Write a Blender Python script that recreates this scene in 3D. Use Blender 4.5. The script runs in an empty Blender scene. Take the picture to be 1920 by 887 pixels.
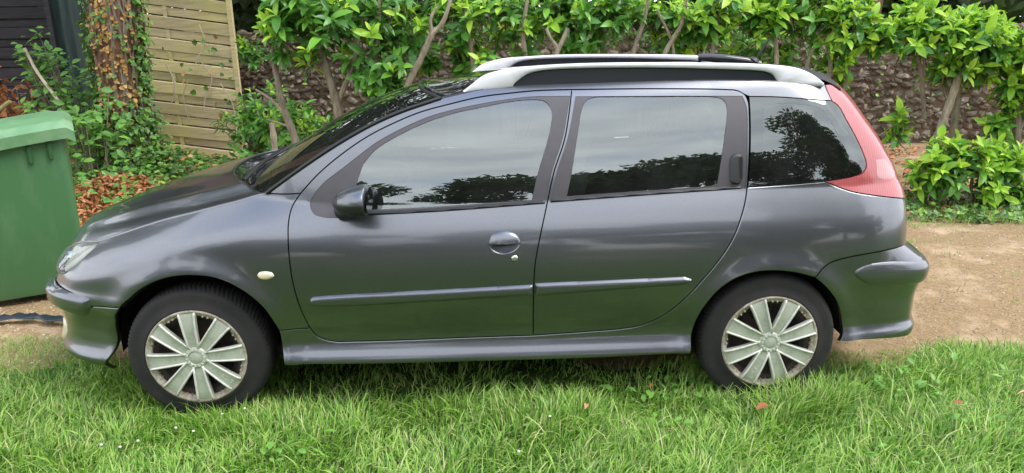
import bpy, math, random
import numpy as np
from mathutils import Vector, Matrix
from mathutils.geometry import delaunay_2d_cdt
random.seed(7); RNG=np.random.default_rng(7)
scene=bpy.context.scene; COL=scene.collection
# ---------------------------------------------------------------- camera, light, exposure
def cam_basis(pitch,yaw,roll):
    cy,sy=math.cos(yaw),math.sin(yaw)
    f=Vector((sy*math.cos(pitch),cy*math.cos(pitch),-math.sin(pitch))); r=Vector((cy,-sy,0)); u=r.cross(f)
    return math.cos(roll)*r+math.sin(roll)*u, -math.sin(roll)*r+math.cos(roll)*u, f
cd=bpy.data.cameras.new('camera'); cam=bpy.data.objects.new('camera',cd); COL.objects.link(cam); scene.camera=cam
r_,u_,f_=cam_basis(math.radians(16.24),math.radians(2.19),math.radians(-.647))
M=Matrix((( r_.x,u_.x,-f_.x,1.22014),(r_.y,u_.y,-f_.y,-3.72611),(r_.z,u_.z,-f_.z,1.63947),(0,0,0,1)))
cam.matrix_world=M
cd.sensor_width=36; cd.lens=36*1399.73/1920; cd.clip_start=.05; cd.clip_end=400
W=bpy.data.worlds.new("World"); scene.world=W; W.use_nodes=True
nt=W.node_tree; nt.nodes.clear()
SUN_EL,SUN_AZ=math.radians(55),math.radians(108)   # azimuth: direction the light comes from, measured from +y clockwise
out=nt.nodes.new('ShaderNodeOutputWorld'); bg=nt.nodes.new('ShaderNodeBackground')
sky=nt.nodes.new('ShaderNodeTexSky'); sky.sky_type='NISHITA'; sky.sun_disc=False; sky.sun_elevation=SUN_EL; sky.sun_rotation=SUN_AZ
sky.air_density=1.2; sky.dust_density=1.5
tc=nt.nodes.new('ShaderNodeTexCoord'); mp=nt.nodes.new('ShaderNodeMapping'); mp.inputs['Scale'].default_value=(1,1,2.6)
nz=nt.nodes.new('ShaderNodeTexNoise'); nz.inputs['Scale'].default_value=2.2; nz.inputs['Detail'].default_value=6; nz.inputs['Roughness'].default_value=.6
cr=nt.nodes.new('ShaderNodeValToRGB'); cr.color_ramp.elements[0].position=.16; cr.color_ramp.elements[1].position=.42
cr2=nt.nodes.new('ShaderNodeValToRGB'); cr2.color_ramp.elements[0].color=(13.,13.6,14.6,1); cr2.color_ramp.elements[1].color=(18.,18.3,19.,1)
cr2.color_ramp.elements[0].position=.35; cr2.color_ramp.elements[1].position=.7
nz2=nt.nodes.new('ShaderNodeTexNoise'); nz2.inputs['Scale'].default_value=5; nz2.inputs['Detail'].default_value=5
mx=nt.nodes.new('ShaderNodeMix'); mx.data_type='RGBA'
L=nt.links.new
L(tc.outputs['Generated'],mp.inputs['Vector']); L(mp.outputs['Vector'],nz.inputs['Vector']); L(mp.outputs['Vector'],nz2.inputs['Vector'])
L(nz.outputs['Fac'],cr.inputs['Fac']); L(nz2.outputs['Fac'],cr2.inputs['Fac']); sx_=nt.nodes.new('ShaderNodeSeparateXYZ'); L(tc.outputs['Generated'],sx_.inputs[0])
mr_=nt.nodes.new('ShaderNodeMapRange'); mr_.inputs['From Min'].default_value=.74; mr_.inputs['From Max'].default_value=.97; mr_.inputs['To Min'].default_value=1; mr_.inputs['To Max'].default_value=.03; L(sx_.outputs['Z'],mr_.inputs['Value'])
mm_=nt.nodes.new('ShaderNodeMath'); mm_.operation='MULTIPLY'; L(cr.outputs['Color'],mm_.inputs[0]); L(mr_.outputs[0],mm_.inputs[1]); L(mm_.outputs[0],mx.inputs['Factor'])
sc_=nt.nodes.new('ShaderNodeVectorMath'); sc_.operation='SCALE'; sc_.inputs['Scale'].default_value=3.5
L(sky.outputs['Color'],sc_.inputs[0]); L(sc_.outputs[0],mx.inputs['A']); L(cr2.outputs['Color'],mx.inputs['B'])
L(mx.outputs['Result'],bg.inputs['Color']); bg.inputs['Strength'].default_value=.13; L(bg.outputs['Background'],out.inputs['Surface'])
sd=bpy.data.lights.new('sun','SUN'); sd.energy=2.3; sd.angle=math.radians(30); sd.color=(1,.95,.87)
sun=bpy.data.objects.new('sun',sd); COL.objects.link(sun)
dirv=Vector((math.sin(SUN_AZ)*math.cos(SUN_EL),math.cos(SUN_AZ)*math.cos(SUN_EL),math.sin(SUN_EL)))
sun.rotation_euler=dirv.to_track_quat('Z','Y').to_euler(); sun.location=(0,-10,20)
vs=scene.view_settings; vs.view_transform='Standard'; vs.look='None'; vs.exposure=0.2; vs.gamma=1
scene.cycles.max_bounces=8; scene.cycles.transparent_max_bounces=24
# ---------------------------------------------------------------- materials
MATS={}
class N:
    def __init__(s,name):
        s.m=bpy.data.materials.new(name); s.m.use_nodes=True; s.t=s.m.node_tree; s.t.nodes.clear()
        s.o=s.n('ShaderNodeOutputMaterial'); s.b=s.n('ShaderNodeBsdfPrincipled'); s.l(s.b.outputs[0],s.o.inputs['Surface'])
    def n(s,k,**kw):
        x=s.t.nodes.new(k)
        for a,v in kw.items():
            if hasattr(x,a): setattr(x,a,v)
            else: x.inputs[a].default_value=v
        return x
    def l(s,a,b): s.t.links.new(a,b)
    def set(s,**kw):
        for k,v in kw.items():
            k={'color':'Base Color','rough':'Roughness','metal':'Metallic','coat':'Coat Weight','coatr':'Coat Roughness','spec':'Specular IOR Level','sss':'Subsurface Weight','ior':'IOR'}.get(k,k)
            s.b.inputs[k].default_value=(*v,1) if isinstance(v,tuple) and len(v)==3 else v
    def coord(s,kind='Object',scale=(1,1,1)):
        t=s.n('ShaderNodeTexCoord'); m=s.n('ShaderNodeMapping'); m.inputs['Scale'].default_value=scale; s.l(t.outputs[kind],m.inputs['Vector']); return m.outputs['Vector']
    def noise(s,scale,detail=4,vec=None,rough=.55):
        x=s.n('ShaderNodeTexNoise'); x.inputs['Scale'].default_value=scale; x.inputs['Detail'].default_value=detail; x.inputs['Roughness'].default_value=rough
        if vec is not None: s.l(vec,x.inputs['Vector'])
        return x.outputs['Fac']
    def ramp(s,fac,stops):
        x=s.n('ShaderNodeValToRGB'); e=x.color_ramp.elements
        while len(e)<len(stops): e.new(.5)
        for q,(p,c) in zip(e,stops): q.position=p; q.color=(*c,1) if len(c)==3 else c
        s.l(fac,x.inputs['Fac']); return x.outputs['Color']
    def mix(s,f,a,b):
        x=s.n('ShaderNodeMix',data_type='RGBA')
        if isinstance(f,float): x.inputs['Factor'].default_value=f
        else: s.l(f,x.inputs['Factor'])
        for k,v in(('A',a),('B',b)):
            if isinstance(v,tuple): x.inputs[k].default_value=(*v,1)
            else: s.l(v,x.inputs[k])
        return x.outputs['Result']
    def bump(s,h,strength=.3,dist=.01):
        x=s.n('ShaderNodeBump'); x.inputs['Strength'].default_value=strength; x.inputs['Distance'].default_value=dist; s.l(h,x.inputs['Height']); s.l(x.outputs['Normal'],s.b.inputs['Normal']); return x
    def math(s,op,a,b=None):
        x=s.n('ShaderNodeMath',operation=op)
        for i,v in enumerate((a,b)):
            if v is None: continue
            if isinstance(v,(int,float)): x.inputs[i].default_value=v
            else: s.l(v,x.inputs[i])
        return x.outputs[0]
def simple(name,color,rough=.5,metal=0,coat=0,var=0,vscale=8,bump=0,bscale=60,**kw):
    k=N(name); k.set(color=color,rough=rough,metal=metal,coat=coat,**kw)
    if var:
        f=k.noise(vscale,5,k.coord())
        d=tuple(c*(1-var) for c in color); l=tuple(min(1,c*(1+var)) for c in color)
        k.l(k.ramp(f,[(.3,d),(.7,l)]),k.b.inputs['Base Color'])
    if bump: k.bump(k.noise(bscale,4,k.coord()),bump,.01)
    return k.m
# car paint: grey metallic under a clear coat, thin dust film
k=N('grey_metallic_paint'); k.set(metal=.96,rough=.35,coat=1.0,coatr=.09)
c=k.coord(); fl=k.noise(900,1,c); du=k.noise(3.2,6,c,.65); 
base=k.ramp(fl,[(.35,(.122,.129,.146)),(.65,(.190,.199,.222))])
k.l(k.mix(k.ramp(du,[(.5,(0,0,0)),(.9,(.02,.02,.02))]),base,(.30,.28,.25)),k.b.inputs['Base Color'])

k.l(k.ramp(k.noise(2,3,c,.5),[(.4,(.07,.07,.07)),(.75,(.10,.10,.10))]),k.b.inputs['Coat Roughness']); PAINT=k.m
DARK=simple('black_underseal',(.006,.006,.007),.9)
TRIM=simple('black_door_trim',(.062,.056,.064),.42,var=.08,vscale=20,spec=.6)
SEAL=simple('black_rubber_seal',(.012,.012,.013),.5)
PLASTIC=simple('black_plastic',(.018,.018,.020),.45,bump=.15,bscale=400)
MOULD=simple('blackish_roof_moulding',(.022,.025,.032),.30)
GLOSSB=simple('black_gloss',(.010,.010,.012),.08,coat=.5)
RAILM=simple('silver_painted_rail',(.70,.70,.73),.34,metal=.0,coat=.6,var=.05,vscale=12)
RUB=simple('moulding_paint',(.135,.142,.16),.42,metal=.9,coat=1.0)
def glassmat(name,tint,ior=1.6,rough=.0,dens=1.0):
    k=N(name); k.t.nodes.remove(k.b)
    tr=k.n('ShaderNodeBsdfTransparent'); tr.inputs['Color'].default_value=(*tint,1)
    gl=k.n('ShaderNodeBsdfGlossy'); gl.inputs['Roughness'].default_value=rough; gl.inputs['Color'].default_value=(.93,1,.99,1)
    fr=k.n('ShaderNodeFresnel'); fr.inputs['IOR'].default_value=ior
    mxs=k.n('ShaderNodeMixShader'); k.l(fr.outputs[0],mxs.inputs[0]); k.l(tr.outputs[0],mxs.inputs[1]); k.l(gl.outputs[0],mxs.inputs[2])
    # faint film of dust on the pane
    df=k.n('ShaderNodeBsdfDiffuse'); df.inputs['Color'].default_value=(.42,.43,.42,1)
    ns=k.ramp(k.noise(5,7,k.coord(),.7),[(.4,(.010+.9*(1-dens)*.5,)*3),(.8,(.04+.9*(1-dens)*.6,)*3)])
    m2=k.n('ShaderNodeMixShader'); k.l(ns,m2.inputs[0]); k.l(mxs.outputs[0],m2.inputs[1]); k.l(df.outputs[0],m2.inputs[2])
    k.l(m2.outputs[0],k.o.inputs['Surface']); return k.m
GLASS=glassmat('side_window_glass',(.84,.92,.88),2.5)
GLASSQ=glassmat('tinted_rear_glass',(.25,.30,.29),2.25)
GLASSW=glassmat('windscreen_glass',(.50,.60,.55),2.0)
FRIT=glassmat('black_glass_border',(.004,.003,.006),2.2)
LENS=glassmat('headlight_lens',(.92,.92,.88),1.5,.04,.70)
def tyre_mat():
    k=N('tyre_rubber'); k.set(rough=.8,spec=.35); c=k.coord()
    k.l(k.ramp(k.noise(9,7,c,.7),[(.3,(.018,.017,.018)),(.6,(.030,.028,.028)),(.85,(.062,.056,.050))]),k.b.inputs['Base Color'])
    k.bump(k.noise(160,3,c),.15,.003); return k.m
TYRE=tyre_mat()
def cap_mat():
    k=N('weathered_silver_hubcap'); k.set(rough=.45,metal=.15,coat=.2); c=k.coord()
    a=k.ramp(k.noise(22,7,c,.7),[(.3,(.33,.35,.29)),(.6,(.50,.52,.45)),(.8,(.40,.37,.30))])
    k.l(a,k.b.inputs['Base Color']); return k.m
CAP=cap_mat()
def rim_mat():
    k=N('grimy_hubcap_edge'); k.set(rough=.65,metal=.1); c=k.coord()
    k.l(k.ramp(k.noise(30,8,c,.75),[(.32,(.10,.06,.04)),(.48,(.34,.29,.22)),(.7,(.55,.53,.47))]),k.b.inputs['Base Color']); return k.m
CAPR=rim_mat()
CAPL=simple('bright_hubcap_ridge',(.64,.64,.58),.35,metal=.1,coat=.3,var=.15,vscale=40)
WSTEEL=simple('rusty_dark_wheel',(.045,.028,.025),.7,var=.5,vscale=18)
def lamp_mat(name,col,freq):
    k=N(name); k.set(color=col,rough=.30,coat=.9,coatr=.12,sss=.0); c=k.coord()
    w=k.n('ShaderNodeTexWave'); w.inputs['Scale'].default_value=freq; w.bands_direction='X'; k.l(c,w.inputs['Vector']); k.bump(w.outputs['Fac'],.08,.004)
    k.l(k.mix(w.outputs['Fac'],tuple(v*.93 for v in col),tuple(min(1,v*1.15) for v in col)),k.b.inputs['Base Color']); return k.m
LAMP=lamp_mat('red_tail_lens',(.38,.075,.08),26)
LAMP2=lamp_mat('clear_lens_patch',(.50,.22,.22),26)
SKIN_R=simple('lamp_rim',(.50,.20,.20),.3,coat=.6)
CREAM=simple('cream_indicator_lens',(.72,.66,.46),.25,coat=.7)
REFL=simple('headlight_reflector',(.88,.87,.80),.25,metal=.15,var=.12,vscale=25)
CHROME=simple('lock_metal',(.6,.6,.55),.3,metal=.9)
SEATM=simple('grey_seat_fabric',(.13,.13,.14),.9,var=.2,vscale=14)
DASH=simple('dark_dashboard',(.03,.03,.033),.7)
# ---------------------------------------------------------------- mesh helpers
def tag(o,label=None,cat=None,group=None,kind=None):
    if label: o['label']=label
    if cat: o['category']=cat
    if group: o['group']=group
    if kind: o['kind']=kind
    return o
def empty(name,loc,label=None,cat=None,group=None,rz=0):
    o=bpy.data.objects.new(name,None); COL.objects.link(o); o.location=loc; o.rotation_euler=(0,0,rz); o.empty_display_size=.2
    return tag(o,label,cat,group)
def mesh(name,V,F,smooth=True,normals=None,sharp=None):
    me=bpy.data.meshes.new(name)
    V=np.asarray(V,dtype=np.float32)
    if isinstance(F,np.ndarray) and F.ndim==2:
        n,kk=F.shape
        me.vertices.add(len(V)); me.vertices.foreach_set('co',V.ravel())
        me.loops.add(n*kk); me.loops.foreach_set('vertex_index',F.astype(np.int32).ravel())
        me.polygons.add(n); me.polygons.foreach_set('loop_start',np.arange(0,n*kk,kk,dtype=np.int32)); 
        me.polygons.foreach_set('loop_total',np.full(n,kk,dtype=np.int32))
        me.update(calc_edges=True)
    else:
        me.from_pydata(V.tolist(),[],[list(map(int,f)) for f in F]); me.update()
    me.polygons.foreach_set('use_smooth',np.full(len(me.polygons),smooth))
    if normals is not None: me.normals_split_custom_set_from_vertices([tuple(map(float,n)) for n in normals])
    elif smooth and sharp: me.set_sharp_from_angle(angle=math.radians(sharp))
    return me
def link(name,me,mat,parent=None,loc=None):
    o=bpy.data.objects.new(name,me); COL.objects.link(o)
    if mat is not None and not me.materials: me.materials.append(mat)
    if parent is not None: o.parent=parent; o.matrix_parent_inverse=Matrix.Translation(-parent.location) if parent.type=='EMPTY' and parent.parent is None and tuple(parent.rotation_euler)==(0,0,0) else Matrix()
    if loc is not None: o.location=loc
    return o
def grid_faces(nu,nv,closed_u=False):
    F=[]
    for i in range(nu-(0 if closed_u else 1)):
        for j in range(nv-1):
            a=i*nv+j; b=((i+1)%nu)*nv+j; F.append((a,b,b+1,a+1))
    return F
class MB:
    def __init__(s): s.V=[];s.F=[]
    def add(s,V,F):
        o=len(s.V); s.V+= [tuple(map(float,v)) for v in V]; s.F+=[tuple(int(i)+o for i in f) for f in F]; return s
    def box(s,c,d,R=None,taper=None):
        V=[]
        for x in(-1,1):
            for y in(-1,1):
                for z in(-1,1):
                    t=1 if taper is None or z<0 else taper
                    v=Vector((x*d[0]/2*t,y*d[1]/2*t,z*d[2]/2))
                    if R is not None: v=R@v
                    V.append((v.x+c[0],v.y+c[1],v.z+c[2]))
        return s.add(V,[(0,1,3,2),(4,6,7,5),(0,4,5,1),(2,3,7,6),(0,2,6,4),(1,5,7,3)])
    def tube(s,P,r,n=8,cap=True):
        P=[Vector(p) for p in P]; r=[r]*len(P) if isinstance(r,(int,float)) else list(r)
        V=[];up=Vector((0,0,1));prev=None
        for i,p in enumerate(P):
            t=(P[min(i+1,len(P)-1)]-P[max(i-1,0)]).normalized()
            if prev is None: a=t.cross(up if abs(t.z)<.9 else Vector((1,0,0))).normalized()
            else: a=(prev-t*prev.dot(t)).normalized()
            prev=a; b=t.cross(a)
            for q in range(n):
                an=2*math.pi*q/n; V.append(p+a*math.cos(an)*r[i]+b*math.sin(an)*r[i])
        F=[(i*n+j,i*n+(j+1)%n,(i+1)*n+(j+1)%n,(i+1)*n+j) for i in range(len(P)-1) for j in range(n)]
        if cap: F+=[tuple(range(n))[::-1],tuple((len(P)-1)*n+j for j in range(n))]
        return s.add(V,F)
    def build(s,name,mat,parent=None,smooth=False,sharp=40,bevel=0,seg=2):
        o=link(name,mesh(name,s.V,s.F,smooth or bevel>0,None,sharp),mat,parent)
        if bevel:
            m=o.modifiers.new('b','BEVEL'); m.width=bevel; m.segments=seg; m.limit_method='ANGLE'; m.angle_limit=math.radians(35); m.harden_normals=False
        return o
def lathe_y(prof,n=96):      # profile of (radius, y), turned about the y axis
    V=[(r*math.cos(2*math.pi*i/n),y,r*math.sin(2*math.pi*i/n)) for i in range(n) for r,y in prof]
    return V,[f[::-1] for f in grid_faces(n,len(prof),True)]
def cat_curve(P,step=.012):
    P=[np.array(p,float) for p in P]
    if len(P)==2:
        n=max(2,int(np.linalg.norm(P[1]-P[0])/step)+1); return np.array([P[0]+(P[1]-P[0])*t for t in np.linspace(0,1,n)])
    Q=[2*P[0]-P[1]]+P+[2*P[-1]-P[-2]]; out=[]
    for i in range(1,len(Q)-2):
        a,b,c,d=Q[i-1:i+3]
        kk=lambda p,q:max(np.linalg.norm(q-p)**.5,1e-4)
        t0=0;t1=kk(a,b);t2=t1+kk(b,c);t3=t2+kk(c,d); n=max(2,int(np.linalg.norm(c-b)/step)+1)
        for t in np.linspace(t1,t2,n,endpoint=False):
            A1=(t1-t)/(t1-t0)*a+(t-t0)/(t1-t0)*b;A2=(t2-t)/(t2-t1)*b+(t-t1)/(t2-t1)*c;A3=(t3-t)/(t3-t2)*c+(t-t2)/(t3-t2)*d
            B1=(t2-t)/(t2-t0)*A1+(t-t0)/(t2-t0)*A2;B2=(t3-t)/(t3-t1)*A2+(t-t1)/(t3-t1)*A3
            out.append((t2-t)/(t2-t1)*B1+(t-t1)/(t2-t1)*B2)
    out.append(P[-1]); return np.array(out)

def sm(a,b,x):
    t=np.clip((x-a)/(b-a),0,1); return t*t*(3-2*t)
def pchip(xs,ys):
    xs=np.array(xs,float); ys=np.array(ys,float); h=np.diff(xs); dl=np.diff(ys)/h
    m=np.zeros(len(xs)); m[0]=dl[0]; m[-1]=dl[-1]
    for i in range(1,len(xs)-1):
        if dl[i-1]*dl[i]>0:
            w1=2*h[i]+h[i-1]; w2=h[i]+2*h[i-1]; m[i]=(w1+w2)/(w1/dl[i-1]+w2/dl[i])
    def f(x):
        x=np.clip(np.asarray(x,float),xs[0],xs[-1]); i=np.clip(np.searchsorted(xs,x)-1,0,len(h)-1)
        t=(x-xs[i])/h[i]; t2=t*t;t3=t2*t
        return (2*t3-3*t2+1)*ys[i]+(t3-2*t2+t)*h[i]*m[i]+(-2*t3+3*t2)*ys[i+1]+(t3-t2)*h[i]*m[i+1]
    return f
PC=[(-.775,0),(-.765,.2),(-.73,.40),(-.66,.56),(-.55,.665),(-.4,.735),(-.2,.785),(0,.805),(.3,.815),(.6,.822),(1.0,.826),(1.5,.826),(2.0,.82),(2.442,.808),(2.8,.785),(3.0,.752),(3.13,.69),(3.20,.56),(3.235,.3),(3.245,0)]
def _cr(P,n=40):
    P=[np.array(p,float) for p in P]; out=[]
    P=[2*P[0]-P[1]*np.array([1,1])]+P+[2*P[-1]-P[-2]]
    P[0]=np.array([PC[1][0],-PC[1][1]]);P[-1]=np.array([PC[-2][0],-PC[-2][1]])
    for i in range(1,len(P)-2):
        a,b,c,d=P[i-1:i+3]
        def k(p,q): return max(np.linalg.norm(q-p)**.5,1e-6)
        t0=0;t1=k(a,b);t2=t1+k(b,c);t3=t2+k(c,d)
        for t in np.linspace(t1,t2,n,endpoint=False):
            A1=(t1-t)/(t1-t0)*a+(t-t0)/(t1-t0)*b;A2=(t2-t)/(t2-t1)*b+(t-t1)/(t2-t1)*c;A3=(t3-t)/(t3-t2)*c+(t-t2)/(t3-t2)*d
            B1=(t2-t)/(t2-t0)*A1+(t-t0)/(t2-t0)*A2;B2=(t3-t)/(t3-t1)*A2+(t-t1)/(t3-t1)*A3
            out.append((t2-t)/(t2-t1)*B1+(t-t1)/(t2-t1)*B2)
    out.append(P[-2]); return np.array(out)
_C=_cr(PC); _L=np.r_[0,np.cumsum(np.linalg.norm(np.diff(_C,axis=0),axis=1))]
_s0=np.interp(1.0,_C[:,0],_L)-1.0; _L=_L-_s0
SMIN,SMAX=_L[0],_L[-1]
# smooth plan curve
def plan(s): return np.interp(s,_L,_C[:,0]),np.interp(s,_L,_C[:,1])
lower=pchip([.12,.17,.205,.235,.258,.282,.305,.335,.36,.42,.50,.56,.62,.66,.70,.75,.785,.82,.86,.90,.95],
            [.10,.052,.022,.006,.003,.013,.0255,.0345,.034,.021,.006,.001,0,.0012,.0045,.0115,.0195,.032,.051,.072,.100])
zb=pchip([-.75,-.65,-.40,-.1,.10,.29,.45,.7,1.0,1.47,2.3,2.65,3.05],[.64,.67,.762,.862,.912,.942,.93,.912,.91,.917,.955,.970,.97])
shA=pchip([-.7,-.3,.1,.29,.45,.62],[.085,.095,.085,.055,.018,0])
dF=pchip([.15,.21,.25,.30,.36,.44,.48,.52,.56,.62,.68,.74,.80,.9],[.10,.02,-.02,-.01,.0,-.01,-.03,-.03,.0,.02,.06,.13,.22,.4])
dRbody=pchip([.15,.5,.64,.75,.87,1.0,1.1,1.2,1.3,1.36,1.5],[-.09,-.09,-.085,-.088,-.098,-.145,-.20,-.268,-.342,-.40,-.54])
dRbump=pchip([.15,.20,.26,.29,.33,.40,.48,.52,.56,.60,.64,.68],[-.12,-.04,.0,.004,-.006,-.008,.004,.02,.02,.00,-.05,-.10])
FW=(0.0,.285,.362); RW=(2.442,.272,.338)
def P(s,z,mode=0,off=0.):
    s=np.asarray(s,float);z=np.asarray(z,float)
    X0,Y0=plan(s)
    X=X0+dF(np.minimum(z,.9))*sm(.35,-.62,X0)+dRbody(z)*sm(2.35,3.2,X0)
    if mode==1: X=X+(dRbump(z)-dRbody(z))*sm(2.92,3.17,X0)
    b=zb(X); zz=np.minimum(z,b)
    ins=lower(zz)
    ins=ins+shA(X)*np.clip(1-(b-zz)/.15,0,1)**2.1
    # wheel arch flare
    for (cx,cz,R_) in (FW,RW):
        r=np.hypot(X-cx,z-cz)
        ins=ins-(.017*np.exp(-((r-R_-.012)/.055)**2)*sm(.18,.30,z))
    ins=ins-(.009*np.exp(-((z-.240)/.028)**2)+.016*np.exp(-((z-.345)/.055)**2))*sm(-.30,-.48,X)
    if mode==1: ins=ins-(.018*np.exp(-((z-.36)/.06)**2)+.012*np.exp(-((z-.285)/.022)**2)+.010*np.exp(-((z-.565)/.05)**2))*sm(2.75,3.0,X)
    h=np.maximum(z-b,0)
    ins=ins+.25*h+.45*h*h+5.*np.maximum(h-.385,0)**2
    ins=ins-off
    X=X-off*(plan(s+.006)[1]-plan(s-.006)[1])/.012
    Y=-Y0*(1-ins/.82)
    # bumper bulges
    return np.stack([X,Y,z+0*X],-1)
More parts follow.
